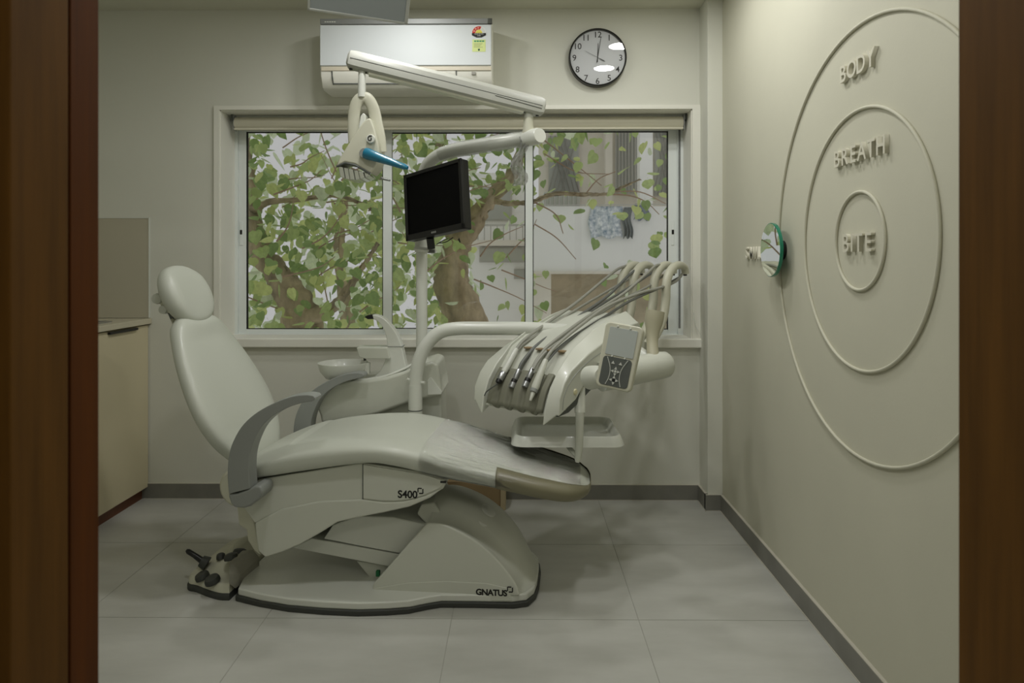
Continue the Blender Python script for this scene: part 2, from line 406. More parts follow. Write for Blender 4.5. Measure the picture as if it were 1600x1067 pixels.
def emblem(u, v, z, r, parent):
    m = MB(); w = r * .38
    for q in ([(-r, -r*.6), (-r + w, -r*.6 + w*.4), (-r + w, r*.55), (-r, r*.75)], [(-r*.75, r), (r*.45, r), (r*.45, r - w), (-r*.6, r - w)], [(r, r*.75), (r - w, r*.6), (r - w, -r*.6), (r, -r*.75)], [(-r*.45, -r), (r*.75, -r), (r*.6, -r + w), (-r*.45, -r + w)],
              [(-r, r*.75), (-r + w, r*.55), (-r*.6, r - w), (-r*.75, r)], [(r, -r*.75), (r - w, -r*.6), (r*.6, -r + w), (r*.75, -r)]):
        m.prism([(u + a, z + b) for a, b in q], v - .0004, v, 'y')
    m.build('emblem', INK, parent, smooth=0)
p = C.pt(797, 920.5, VS); emblem(p.x, VS - .0025, p.z, .0105, ped)
# oval cap plates on top of the pedestal
for (px, py, v) in ((763, 798, -.045), (757, 812, -.085)):
    u = C.loc(px, py, v)[0]; z = lerp_tab(zc, u); sl = math.atan((lerp_tab(zc, u + .02) - lerp_tab(zc, u - .02)) / .04)
    q = C.pt(px, py, v)
    MB().lathe([(0, .005), (.026, .0045), (.031, .001), (.031, -.006)], 28).build('cap_plate', PLASTIC_W, ped, loc=(q.x, v, q.z + .001), rot=(R(10 if v > -.06 else 34), -sl, 0))
# grey inner hinge cheeks at the mouth of the pedestal
MB().prism(trace([(653, 800), (660, 785), (680, 782), (692, 800), (683, 815), (668, 816)], -.10), -.12, .12, 'y').build('hinge_block', PLASTIC, chair, bevel=.006)

# --- lift arms under the seat
MB().prism(trace([(505, 842), (520, 820), (560, 806), (615, 808), (672, 822), (640, 868), (560, 853)], -.135), -.135, .135, 'y').build('lift_arm', PLASTIC_W, chair, bevel=.005)
MB().prism(trace([(455, 856), (487, 841), (640, 869), (618, 888), (600, 884)], -.13), -.13, .13, 'y').build('lift_arm', PLASTIC_W, chair, bevel=.004)
MB().prism(trace([(556, 876), (620, 886), (612, 925), (585, 912)], -.10), -.10, .10, 'y').build('lift_bracket', PLASTIC, chair, bevel=.004)
q = C.pt(590, 896, -.135); MB().box((q.x - .006, -.14, q.z - .010), (q.x + .008, -.125, q.z + .010)).build('cable_tie', mat('green_plastic', (14, 110, 62), .5), chair, bevel=.002)

# --- shroud under the seat
V = .242
upper = trace([(383, 757), (412, 748), (566, 723), (662, 738), (699, 750), (692, 764), (660, 781), (620, 792), (566, 782), (500, 784), (440, 796), (398, 818), (380, 792)], -V)
lower = trace([(398, 817), (440, 795), (500, 783), (566, 780.5), (600, 784.5), (630, 783.5), (664, 775), (693, 762), (672, 778), (640, 792), (600, 801), (560, 808.5), (527, 816), (500, 833), (470, 850), (440, 863), (414, 871), (403, 861), (400, 840)], -V - .005)
shr = MB().prism(upper, -V, V, 'y').build('seat_shroud', PLASTIC, chair, bevel=.005)
MB().prism(lower, -V - .005, V + .005, 'y').build('shroud_skirt', PLASTIC, shr, bevel=.006, seg=3)
rear = trace([(372, 782), (392, 780), (402, 818), (410, 866), (400, 858), (390, 842), (388, 826), (376, 818)], -.20)
MB().prism(rear, -.215, .215, 'y').build('rear_shell', PLASTIC_D, shr, bevel=.006)
panel = trace([(567.5, 726), (662, 741), (696, 752), (686, 763), (664, 773), (640, 780), (615, 782.5), (590, 781.5), (567.5, 778.5)], -V - .004)
sp = MB().prism(panel, -V - .0055, -V + .002, 'y').build('side_panel', PLASTIC, shr, bevel=.002)
MB().prism(trace([(566.2, 725), (567.4, 725), (567.4, 780), (566.2, 780)], -V - .003), -V - .0035, -V, 'y').build('panel_gap', GREY_D, shr)
a, b = C.loc(623, 776, -V), C.loc(652, 775, -V)
lt = text_mesh('S400', .036, .0006, 'lettering', INK, shr, weight=.0009, spacing=.98, M=put((a[0] + b[0]) / 2, -V - .0060, a[1] - .001))
p = C.pt(657.5, 766, -V); emblem(p.x, -V - .0058, p.z, .0105, shr)
p = C.pt(693, 752.5, -V); MB().box((p.x - .010, -V - .006, p.z - .003), (p.x + .010, -V + .02, p.z + .004)).build('bolt_slot', BLACK, shr)
# round hub behind the hip joint
q = C.pt(371, 762, -.20); MB().lathe([(0, -.2), (.062, -.2), (.072, -.19), (.072, .19), (.062, .2), (0, .2)], 32, axis='y').build('back_hub', PLASTIC_D, chair, loc=(q.x, 0, q.z))

# --- seat and leg rest cushion
ZT = smooth_tab([(-.52, .455), (-.45, .497), (-.36, .535), (-.25, .566), (-.1, .586), (.03, .590), (.14, .578), (.25, .552), (.4, .510), (.55, .470), (.65, .445), (.72, .424), (.765, .400)])
ZB = smooth_tab([(-.52, .415), (-.4, .430), (-.235, .460), (-.01, .496), (.09, .490), (.2, .468), (.275, .452), (.44, .423), (.6, .387), (.67, .373), (.73, .372), (.765, .382)])
WT = smooth_tab([(-.52, .20), (-.46, .242), (-.38, .262), (-.25, .270), (-.1, .272), (.1, .272), (.3, .262), (.5, .242), (.62, .222), (.70, .195), (.745, .145), (.762, .085), (.768, .03)])
def cush_ring(u, g=0.0, n=40, wob=None):
    zt, zb, w = lerp_tab(ZT, u) + g, lerp_tab(ZB, u) - g, lerp_tab(WT, u) + g
    c, h = (zt + zb) / 2, (zt - zb) / 2; out = []
    for k in range(n):
        t = 2 * pi * k / n; v, z = w * sup(cos(t), 3.4), c + h * sup(sin(t), 2.3 if sin(t) > 0 else 6.0)
        crown = .012 * max(0, sin(t)) * (1 - (v / max(w, .01)) ** 2) * (1 if u > -.3 else 0)
        d = wob(u, k) if wob else 0
        out.append((u, v * (1 + d), z - crown + d * .15))
    return out
US = [-.52 + .012 * i for i in range(108) if -.52 + .012 * i < .74] + [.742, .749, .755, .760, .764, .767]
rings = [[Vector((-.525, p[1] * .8, .435 + (p[2] - .435) * .6)) for p in cush_ring(-.52)]] + [cush_ring(u) for u in US]
cushion = MB().loft(rings).build('seat_cushion', VINYL, chair, smooth=60)
# clear plastic sleeve drawn over the leg rest
FILM, nt, gl = clear_glass('clear_plastic_film', (1, 1, .995), .07, 1.45, haze=.0, boost=1.5)
def wrinkle(nt, gl, scale, strength, stretch):
    tc = nt.nodes.new('ShaderNodeTexCoord'); mp = nt.nodes.new('ShaderNodeMapping'); nz = nt.nodes.new('ShaderNodeTexNoise'); bp = nt.nodes.new('ShaderNodeBump')
    mp.inputs['Scale'].default_value = stretch; nz.inputs['Scale'].default_value = scale; nz.inputs['Detail'].default_value = 4; bp.inputs['Strength'].default_value = strength; bp.inputs['Distance'].default_value = .03
    nt.links.new(tc.outputs['Object'], mp.inputs[0]); nt.links.new(mp.outputs[0], nz.inputs['Vector']); nt.links.new(nz.outputs['Fac'], bp.inputs['Height']); nt.links.new(bp.outputs[0], gl.inputs['Normal'])
wrinkle(nt, gl, 16, .8, (1.0, 6, 6))
rnd = random.Random(4)
ridges = [(rnd.uniform(.10, .92) * pi, rnd.uniform(.19, .42), rnd.uniform(.10, .26), rnd.uniform(-.7, .7), rnd.uniform(.012, .03), rnd.uniform(.003, .007)) for _ in range(46)]
ridges += [(rnd.uniform(.80, 1.02) * pi, rnd.uniform(.19, .34), rnd.uniform(.10, .28), rnd.uniform(-.6, .3), rnd.uniform(.012, .03), rnd.uniform(.003, .006)) for _ in range(22)]
rings = []; NR = 220
for i in range(88):
    u = .185 + .0063 * i; r = cush_ring(u, .0030, NR); zt, zb, w = lerp_tab(ZT, u), lerp_tab(ZB, u), lerp_tab(WT, u); row = []
    for k, p in enumerate(r):
        t = 2 * pi * k / NR; d = 0
        for a0, us_, ln, sl, wd, am in ridges:
            f = (u - us_) / ln
            if 0 < f < 1:
                e = (t - a0 - sl * f * .35) / wd
                if abs(e) < 3: d += am * math.exp(-e * e) * sin(pi * f)
        o = Vector((0, p[1] / max(w, .01), (p[2] - (zt + zb) / 2) / max((zt - zb) / 2, .01))); o.normalize()
        row.append(Vector(p) + o * d)
    rings.append(row)
MB().loft(rings, caps=False).build('plastic_sleeve', FILM, chair, smooth=80)
# grey-olive vinyl toe guard round the sides of the foot end
GUARD = mat('olive_grey_vinyl_guard', (122, 118, 94), .35)
m = MB(); n = 40; us = [.445 + .012 * i for i in range(25)] + [.742, .749, .755, .760, .764, .767]
rows = []
for u in us:
    r = cush_ring(u, .0055, n)
    lim = .42 if u < .62 else .42 + (u - .62) * 1.2
    ks = [k for k in range(n)]
    # from upper near edge down under to the upper far edge
    t0 = .80; row = []
    for j in range(25):
        t = pi - t0 + (pi + 2 * t0) * j / 24
        zt, zb, w = lerp_tab(ZT, u) + .005, lerp_tab(ZB, u) - .005, lerp_tab(WT, u) + .005
        row.append((u + (.004 if u > .75 else 0), w * sup(cos(t), 3.4), (zt + zb) / 2 + (zt - zb) / 2 * sup(sin(t), 2.3 if sin(t) > 0 else 6.0)))
    rows.append(row)
V_ = [p for r in rows for p in r]; k = 25
m.add(V_, [(j*k+i, j*k+i+1, (j+1)*k+i+1, (j+1)*k+i) for j in range(len(rows)-1) for i in range(k-1)] + [tuple((len(rows)-1)*k+i for i in range(k))])
tg = m.build('toe_guard', GUARD, chair, smooth=60); sm = tg.modifiers.new('thickness', 'SOLIDIFY'); sm.thickness = .002

# --- backrest
Bq, Tq = Vector((-.505, 0, .455)), Vector((-.785, 0, .985))
ax = (Tq - Bq); LB = ax.length; ax.normalize(); nb = Vector((ax.z, 0, -ax.x))
WB = smooth_tab([(0, .15), (.06, .185), (.18, .232), (.32, .258), (.45, .258), (.6, .240), (.75, .210), (.88, .172), (.95, .145), (1.0, .10)])
TB = smooth_tab([(0, .030), (.06, .045), (.2, .056), (.5, .056), (.8, .052), (.94, .046), (1.0, .024)])
def back_ring(s, n=40):
    w, th = lerp_tab(WB, s), lerp_tab(TB, s); out = []; c = Bq + ax * (LB * s)
    for k in range(n):
        t = 2*pi*k/n; v, q = w * sup(cos(t), 2.7), th * sup(sin(t), 2.5)
        f = max(0, 1 - (v / w) ** 2)
        q -= .026 * f * (1 if sin(t) > 0 else .0) * min(1, s * 5) * min(1, (1.0 - s) * 6)   # dished front
        lift = -.022 * max(0, 1 - (v / .09) ** 2) * max(0, (s - .86) / .14)
        out.append(c + nb * q + Vector((0, v, 0)) + ax * lift)
    return out
ss = [i / 40 for i in range(41)]
MB().loft([back_ring(s) for s in ss]).build('backrest', VINYL, chair, smooth=60)
MB().tube([Bq + ax * .30 - nb * .058, Bq + ax * .62 - nb * .05], [(.09, .016), (.05, .016)], 16).build('back_spine', PLASTIC_D, chair)

# --- headrest
hq = C.pt(292, 460, 0); hd = empty('headrest', hq, 0, chair); hd.rotation_euler = (0, R(-25), 0); hd.scale = (1.06, 1.06, 1.08)
m = MB(); rings = []
for i in range(1, 24):
    t = -pi/2 + pi * i / 24; hz, sc = .112 * sin(t), max(cos(t), .02) ** .72; r = []
    for k in range(32):
        a = 2*pi*k/32; v, q = .132 * sc * sup(cos(a), 2.5), .050 * sc ** .8 * sup(sin(a), 2.5)
        if sin(a) > 0: q -= .020 * sc * max(0, 1 - (v / .1) ** 2)
        wv = 1 - .12 * (hz / .11) * -1 * 0
        r.append((q, v * wv, hz))
    rings.append(r)
MB().loft(rings).build('head_pad', VINYL, hd, smooth=70)
MB().prism([(-.045, -.06), (-.08, -.03), (-.085, .03), (-.06, .05), (-.04, .05)], -.05, .03, 'y').build('bracket', PLASTIC_D, hd, bevel=.006)
MB().lathe([(0, -.06), (.018, -.06), (.02, -.05), (.02, .03), (0, .03)], 20, (-.080, 0, .022), 'y').build('knob', PLASTIC, hd)
MB().lathe([(0, -.055), (.015, -.055), (.016, -.045), (.016, .02), (0, .02)], 20, (-.078, 0, -.022), 'y').build('knob', PLASTIC_W, hd)
MB().box((-.072, -.045, -.085), (-.058, .0, -.03)).build('release_lever', GREY_D, hd, bevel=.003)
MB().tube([(-.05, 0, -.02), (-.045, 0, -.09), (-.050, 0, -.16)], [(.028, .008)] * 3, 12).build('neck_bar', METAL, hd)

# --- armrests
outer = [(363, 768), (361, 735), (364, 705), (372, 682), (386, 660), (408, 641), (436, 626), (462, 617), (482, 614.5), (494, 616)]
inner = [(497, 620), (493, 624.5), (478, 627), (456, 634), (432, 647), (414, 664), (403, 684), (396, 706), (394, 730), (395.5, 760)]
arm = dense(trace(outer, -.31), 4) + dense(trace(inner, -.31), 4)
joint = trace([(363, 767.5), (378, 766), (396, 759), (405, 754), (414, 755), (417, 763), (414, 773), (398, 786), (388, 789), (373, 788), (368, 782)], -.30)
for s in (-1, 1):
    a = empty('armrest', (0, 0, 0) if s < 0 else (-.022, -.022, -.022), 0, chair)
    MB().prism(arm, s * .275, s * .335, 'y').build('arm_bow', GREY_P, a, bevel=.016, seg=4)
    MB().prism(joint, s * .244, s * .333, 'y').build('arm_joint', GREY_P, a, bevel=.008, seg=3)
    q = C.pt(382, 787, -.31); MB().box((q.x - .018, min(s*.29, s*.33), q.z - .004), (q.x + .012, max(s*.29, s*.33), q.z + .008)).build('end_slot', BLACK, a)

# --- foot control
fc = empty('foot_control', (0, 0, 0), 0, chair)
edge = [(-.508, -.232), (-.545, -.232), (-.60, -.212), (-.655, -.186), (-.690, -.176), (-.706, -.14), (-.708, 0)]
edge = [(p[0], p[1]) for p in bez([(a, b, 0) for a, b in edge], 3)]
edge = edge + [(a, -b) for a, b in reversed(edge[:-1])]
def inset(poly, d, z, cx=-.60):
    return [(cx + (u - cx) * (1 - d), v * (1 - d * .9), z) for u, v in poly]
MB().loft([inset(edge, -.02, .0), inset(edge, -.03, .006), inset(edge, -.03, .018), inset(edge, 0, .024)]).build('rubber_edge', RUBBER, fc, smooth=50)
def top(u, v):                                        # raised saddle in the middle, low wings for the pedals
    a = max(0, 1 - (v / .15) ** 2) ** .6 if abs(v) < .15 else 0
    return .050 + .062 * a * min(1, max(0, (u + .700) / .10)) * min(1, max(0, (-.525 - u) / .05))
m = MB(); rg = [inset(edge, 0, .020), inset(edge, .01, .040), inset(edge, .06, .052)]
for d in (.12, .2, .3, .42, .55, .7, .85, .97): rg.append([(p[0], p[1], top(p[0], p[1])) for p in inset(edge, d, 0)])
m.loft(rg).build('control_body', PLASTIC_D, fc, smooth=60)
DK = mat('grey_satin_panel', (164, 162, 150), .4)
pv = [C.to(on_floor(x, y, z)) for x, y, z in [(359, 878, .117), (379, 860, .122), (395, 859, .112), (405, 870, .076), (379, 896, .064), (368, 904, .064), (358, 896, .102)]]
MB().add(pv + [p - Vector((0, 0, .035)) for p in pv], [(0, 1, 2), (0, 2, 3), (0, 3, 4), (0, 4, 6), (6, 4, 5)] + [(i, i + 7, (i + 1) % 7 + 7, (i + 1) % 7) for i in range(7)]).build('slope_panel', DK, fc, smooth=0)
def pedal(px, py, z, r=.030, tx=0, ty=0):
    q = C.to(on_floor(px, py, z)); MB().lathe([(r, -.012), (r, -.002), (r * .86, .006), (r * .5, .010), (0, .011)], 24).build('pedal_button', RUBBER, fc, loc=q, rot=(tx, ty, 0))
pedal(331, 904.5, .062, .027, R(14), R(-12)); pedal(315, 898.5, .060, .025, R(10), R(-20)); pedal(361, 868.5, .118, .025, R(-6), R(-10)); pedal(345, 868, .098, .016, R(-12), R(-10)); pedal(375, 861, .105, .025, R(-20), 0)
q = C.to(on_floor(324, 881, .075))
MB().tube([q, q + Vector((-.022, -.004, .012))], [.026, .020], 16).build('joystick_boot', RUBBER, fc)
MB().tube([q + Vector((-.015, 0, .008)), q + Vector((-.05, .0, .030)), q + Vector((-.075, .0, .044)), q + Vector((-.082, 0, .048))], [.012, .0095, .0095, .005], 14).build('joystick', BLACK, fc)

# ================================================================== CUSPIDOR (SPITTOON) UNIT
K = Frame((at(620, 500, 3.05).x, 3.05, 0), 0)
cusp = empty('cuspidor_unit', K.O, 0)
tag(cusp, 'ivory dental spittoon unit with round bowl and curved spout behind the chair', 'spittoon')
body = trace([(488, 628), (492, 617), (503, 607), (520, 599), (545, 596), (575, 594), (605, 589), (630, 581), (648, 573), (662, 568), (674, 565), (684, 568), (688, 590), (691, 613), (691, 618), (650, 626), (620, 636), (590, 647), (560, 654), (502, 662), (500, 650), (496, 640)], -.10, K)
MB().prism(body, -.10, .17, 'y').build('upper_shell', PLASTIC, cusp, bevel=.02, seg=4)
low = trace([(592, 634), (690, 612), (690, 640), (688, 700), (592, 700)], -.06, K)
low = [low[0], low[1], low[2], (low[3][0], 0), (low[4][0], 0)]
MB().prism(low, -.062, .15, 'y').build('lower_column', PLASTIC, cusp, bevel=.012, seg=3)
fac = trace([(672, 590), (674, 589), (691, 612), (690, 616), (668, 617), (668, 594)], -.10, K)
MB().prism(fac, -.107, -.09, 'y').build('side_facet', PLASTIC_W, cusp, bevel=.003)
# bowl
q = K.pt(536, 566, -.05); bowl = empty('bowl', q, 0, cusp)
MB().lathe([(0, -.078), (.045, -.078), (.075, -.066), (.098, -.038), (.108, -.004), (.1085, .0), (.1045, .0), (.094, -.030), (.070, -.056), (.02, -.066), (0, -.066)], 48).build('basin', PLASTIC_W, bowl, smooth=60)
MB().box((.098, -.018, -.05), (.118, .018, .0)).build('hinge_lug', PLASTIC_W, bowl, bevel=.004)
MB().lathe([(.0, .0), (.035, .0), (.04, -.02), (.03, -.05), (0, -.05)], 24, (0, 0, -.076)).build('drain_neck', GREY_P, bowl)
# spout tower
tower_o = [(575.5, 493), (583, 491), (592, 492.5), (603, 498), (614, 510), (623, 524), (629, 540), (633, 558), (637, 576), (640, 592)]
tower_i = [(572, 600), (583, 590), (596, 577), (604, 560), (607, 545), (606, 530), (602, 515), (596, 505), (588, 499), (577, 496.5)]
tw = empty('spout_tower', (0, 0, 0), 0, cusp)
MB().prism(dense(trace(tower_o, -.02, K), 3) + dense(trace(tower_i, -.02, K), 3), -.048, .012, 'y').build('tower_shell', PLASTIC_W, tw, bevel=.012, seg=4)
MB().prism(trace([(571.5, 494.5), (576, 491.8), (584, 490.5), (586, 497.5), (577, 498)], -.02, K), -.050, .014, 'y').build('spout_tip', BLACK, tw, bevel=.002)
MB().prism(trace([(606, 541), (629, 541), (629, 542), (606, 542)], -.05, K), -.0495, .0135, 'y').build('joint_line', GREY_P, tw)
MB().prism(trace([(558, 542.5), (606, 542.5), (610, 560), (572, 560), (562, 557)], -.06, K), -.075, .02, 'y').build('cup_shelf', PLASTIC, cusp, bevel=.004)
a = K.pt(582, 541.5, -.03); MB().box((a.x - .055, -.06, a.z - .003), (a.x + .04, .01, a.z + .002)).build('cup_mat', PLASTIC_W, cusp, bevel=.001)
a = K.pt(570, 559, -.03); MB().tube([(a.x, -.03, a.z + .005), (a.x, -.03, a.z - .012)], .006, 12).build('cup_nozzle', GREY_D, cusp)
# wing rim sweeping up to the pole
rim = [K.pt(x, y, -.06) for x, y in [(520, 597), (560, 594), (600, 588), (630, 577), (650, 566)]]
MB().tube(bez(rim, 6), [(.012, .006)] * 25, 10).build('top_rim', PLASTIC_W, cusp)
a = K.pt(679, 565, .02); MB().lathe([(0, .012), (.026, .012), (.03, .006), (.03, -.01), (0, -.01)], 24).build('pole_collar', PLASTIC_W, cusp, loc=(K.pt(659, 566, .05).x, .05, a.z + .004))

# ================================================================== WALL SOCKET
so = empty('wall_socket', at(690, 594, BACK)); tag(so, 'white wall socket plate half hidden behind the spittoon unit', 'wall socket')
MB().box((-.05, -.012, -.055), (.013, .0, .055)).build('plate', PLASTIC_W, so, bevel=.003)
MB().box((-.04, -.018, -.03), (.006, -.012, .03)).build('cover', PLASTIC, so, bevel=.003)

# ================================================================== BEIGE FLOOR BOX
fb = empty('floor_box', on_floor(745, 797)); fb.location = (fb.location.x, 3.34, 0)
tag(fb, 'brown and beige floor junction box standing behind the chair pedestal', 'box')
xa, xb, h = at(650, 780, 3.30).x - fb.location.x, at(790, 780, 3.30).x - fb.location.x, at(700, 752, 3.30).z
MB().box((xa, -.04, 0), (xb - .025, .10, h)).build('box_body', mat('tan_laminate', (150, 128, 92), .6), fb, bevel=.003)
MB().box((xb - .025, -.045, 0), (xb, .10, h + .004)).build('box_end', mat('pale_beige_laminate', (186, 170, 136), .6), fb, bevel=.003)

# ================================================================== OPERATING LIGHT (pole, arms, lamp head)
L = Frame((at(659, 560, 3.10).x, 3.10, 0), 0)
light = empty('operating_light', (L.O.x, 3.10, L.pt(659, 568, 0).z)); lz = light.location.z
tag(light, 'white jointed dental operating light with a blue handle above the chair', 'operating light')
def lp(px, py, Y): p = at(px, py, Y); return Vector((p.x - L.O.x, p.y - 3.10, p.z - lz))
pole = [lp(659, 570, 3.10), lp(659, 500, 3.10), lp(659, 420, 3.10), lp(659, 330, 3.10), lp(660, 290, 3.10), lp(664, 265, 3.09), lp(677, 248, 3.06), lp(700, 237, 3.02), lp(750, 227.5, 2.95), lp(800, 219.5, 2.89), lp(833, 214.5, 2.85)]
MB().tube(bez(pole, 5), [.0255 if i < 22 else .0275 for i in range(51)], 24).build('pole', PLASTIC_W, light, smooth=60)
a = lp(826, 216, 2.85); b = lp(838, 213.5, 2.83)
MB().tube([a + Vector((-.035, .04, -.004)), a, b + Vector((.008, -.01, .001)), b + Vector((.015, -.02, .002))], [.030, .034, .034, .030], 24).build('arm_end_cap', PLASTIC_W, light)
MB().tube([lp(825, 212, 2.85), lp(825.5, 196, 2.85), lp(826, 184, 2.85)], [.026, .021, .0195], 20).build('knuckle_cone', PLASTIC_D, light)
MB().tube([lp(826, 184, 2.85), lp(827, 172, 2.85)], .0185, 20).build('knuckle_collar', PLASTIC_W, light)
# spring arm
A0, A1 = lp(838, 165.5, 2.85), lp(556, 95, 2.72)
d = (A1 - A0).normalized(); up = (Vector((0, 0, 1)) - d * d.z).normalized(); sd = d.cross(up)
sec = [(-.034, -.030), (-.036, -.004), (-.034, .020), (-.022, .036), (0, .040), (.022, .036), (.034, .020), (.036, -.004), (.034, -.030), (.026, -.038), (-.026, -.038)]
def arm_ring(c, k, sh=0): return [c + sd * (a * k) + up * (b * k + sh) for a, b in sec]
Ln = (A1 - A0).length
rg = [arm_ring(A0 - d * .036, .55), arm_ring(A0 - d * .030, .85), arm_ring(A0 - d * .015, 1), arm_ring(A0 + d * Ln * .5, .98), arm_ring(A1 + d * .01, .93), arm_ring(A1 + d * .026, .85), arm_ring(A1 + d * .034, .55)]
sa = MB().loft(rg).build('spring_arm', mat('grey_enamel_arm', (178, 179, 170), .4), light, smooth=32)
for o in (-.002, -.014):
    q = [A0 - d * .02 - sd * .0364 * (1 if sd.y > 0 else -1) + up * o, A1 + d * .02 - sd * .0342 * (1 if sd.y > 0 else -1) + up * (o * .9)]
    if o == -.014: q[1] = A0 + d * .18 - sd * .0362 * (1 if sd.y > 0 else -1) + up * (o * .6)
    MB().tube(q, .0012, 6).build('seam', GREY_D, sa)
MB().loft([[A0 + d * t + sd * a - up * (.037 + b) for a, b in ((-.024, 0), (.024, 0), (.02, .008), (-.02, .008))] for t in (.05, Ln * .5, Ln - .06)]).build('arm_underside', mat('clear_white_cover', (222, 222, 206), .25), sa)
for t in (-.012, .048, Ln - .045, Ln + .012):
    c = A0 + d * t - up * .038; MB().lathe([(0, .003), (.007, .003), (.007, -.003), (0, -.003)], 14).build('screw_recess', BLACK, sa, loc=c)
# drop pivot and yoke
MB().tube([lp(565.5, 108, 2.72), lp(565.5, 128, 2.72), lp(565.5, 152, 2.72)], [.0135, .0150, .0165], 20).build('drop_stem', PLASTIC_W, light)
yk = [lp(x, y, 2.72) for x, y in [(553.5, 222), (552.5, 195), (554, 172), (559, 158), (567, 152.5), (576, 156), (584, 172), (589, 195), (593, 215), (595, 238)]]
MB().tube(bez(yk, 4), [(.024, .010)] * 37, 14).build('yoke', PLASTIC_D, light, smooth=60)
head = empty('lamp_head', lp(568, 235, 2.72), 0, light)
def hp(px, py): p = lp(px, py, 2.72) - head.location; return (p.x, p.z)
MB().prism([hp(*p) for p in [(531, 264), (537, 250), (548, 232), (560, 213), (571, 197), (578, 190), (584, 189), (590, 205), (596, 228), (598, 246), (593, 263), (584, 274), (574, 268), (560, 260), (545, 257)]], -.062, .062, 'y').build('housing', PLASTIC_D, head, bevel=.012, seg=3)
MB().prism([hp(*p) for p in [(562, 205), (566, 183), (570, 178), (574, 182), (574, 196)]], -.03, .03, 'y').build('rear_fin', PLASTIC_W, head, bevel=.005)
pts = [hp(*p) for p in [(532, 263), (545, 257.5), (560, 260.5), (574, 268.5), (583, 274)]]
MB().tube([(x, -.058, z - .001) for x, z in pts], .0045, 8).build('reflector_rim', GREY_D, head)
FACET = mat('mirror_reflector', (205, 207, 200), .16, .85)
nst = 6
for k in range(nst):
    f0, f1 = k / nst, (k + .985) / nst
    q = []
    for f in (f0, f1):
        x = 534 + 46 * f; yb = 262 + 11 * f; yo = 268 + 15 * sin(pi * (.25 + .6 * f)) + 2 * f
        q += [(hp(x, yb)), (hp(x + 3, yo))]
    MB().prism([q[0], q[2], q[3], q[1]], -.056 + .005 * (k % 2), .056, 'y').build('reflector_facet', FACET, head, bevel=.003)
c = hp(585, 222); MB().lathe([(0, -.012), (.0155, -.012), (.0175, -.008), (.0175, .004), (0, .004)], 28, (c[0], -.064, c[1]), 'y').build('pivot_cap', PLASTIC_W, head)
rr = [(c[0] + (.012 - .0011 * i) * cos(1 + i * .75), -.0775, c[1] + (.012 - .0011 * i) * sin(1 + i * .75)) for i in range(9)]
MB().tube(rr, .0022, 8).build('pivot_mark', BLACK, head)
BLUE = mat('blue_translucent_grip', (30, 112, 140), .25, coat=.4)
c = hp(576, 244); e_ = lp(637, 262.5, 2.60) - head.location
MB().lathe([(0, -.016), (.018, -.016), (.021, -.008), (.021, .004), (0, .004)], 24, (c[0], -.066, c[1]), 'y').build('handle_socket', METAL, head)
s0 = Vector((c[0] + .004, -.080, c[1])); pth = [s0.lerp(e_, t) for t in (0, .06, .3, .6, .93, 1)]
MB().tube(pth, [.021, .023, .0185, .0145, .011, .007], 16).build('handle', BLUE, head)
c = hp(608, 281); c2 = hp(594, 277.5); MB().tube([(c2[0], .02, c2[1]), (c[0], .02, c[1])], [(.012, .006), (.010, .004)], 10).build('lower_lever', GREY_P, head)
# plastic film wrapped on the arm and hanging from its end
FILM2, nt, gl = clear_glass('thin_barrier_film', (1, 1, 1), .2, 1.35, haze=.22, boost=.7, sheer=True)
wrinkle(nt, gl, 40, .8, (1, 1, 1))
rnd = random.Random(9); fp = bez(pole, 5)[33:50]
rg = []
for i, p in enumerate(fp):
    t = (fp[min(i+1, len(fp)-1)] - fp[max(i-1, 0)]).normalized(); n1 = (Vector((0, 0, 1)) - t * t.z).normalized(); n2 = t.cross(n1)
    rg.append([p + n1 * sin(2*pi*k/16) * (.031 + rnd.uniform(-.002, .003) + (.006 * rnd.random() if 9 < k < 15 else 0)) + n2 * cos(2*pi*k/16) * .031 for k in range(16)])
MB().loft(rg, caps=False).build('film_wrap', FILM2, light, smooth=80)
rows = []
for i in range(22):
    f = i / 21; cpx = 816 - 8 * f + 5 * sin(f * 9); wpx = 11 - 3 * sin(f * 6); py = 214 + 76 * f
    rows.append([lp(cpx + wpx * (j / 7 - .5) * 2 * .8, py + rnd.uniform(-1, 1), 2.845 + .02 * sin(j * 2.2 + i * .8) + rnd.uniform(-.004, .004)) for j in range(8)])
V_ = [p for r in rows for p in r]
fo = MB().add(V_, [(j*8+i, j*8+i+1, (j+1)*8+i+1, (j+1)*8+i) for j in range(21) for i in range(7)]).build('film_tail', FILM2, light, smooth=80)
fo.modifiers.new('thickness', 'SOLIDIFY').thickness = .0006

# ================================================================== MONITOR ON THE POLE
mon = empty('monitor', at(677, 314, 2.93)); tag(mon, 'black square flat monitor turned on the pole in front of the window', 'monitor')
mon.rotation_mode = 'ZYX'
Mx = Matrix.Rotation(R(-38), 4, 'Z') @ Matrix.Rotation(R(-7.5), 4, 'Y') @ Matrix.Rotation(R(-4), 4, 'X')
mon.rotation_mode = 'XYZ'; mon.rotation_euler = Mx.to_euler()
MW, MH = .352 / 2, .300 / 2
MB().box((-MW, 0, -MH), (MW, .045, MH)).build('casing', BLACK, mon, bevel=.008, seg=3)
MB().box((-MW * .7, .045, -MH * .7), (MW * .7, .07, MH * .6)).build('back_bulge', BLACK, mon, bevel=.012, seg=2)
m = MB(); bz = .016
m.box((-MW, -.006, MH - bz), (MW, .004, MH)); m.box((-MW, -.006, -MH), (MW, .004, -MH + .026)); m.box((-MW, -.006, -MH), (-MW + bz, .004, MH)); m.box((MW - bz, -.006, -MH), (MW, .004, MH))
bzl = m.build('bezel', BLACK, mon, bevel=.002)
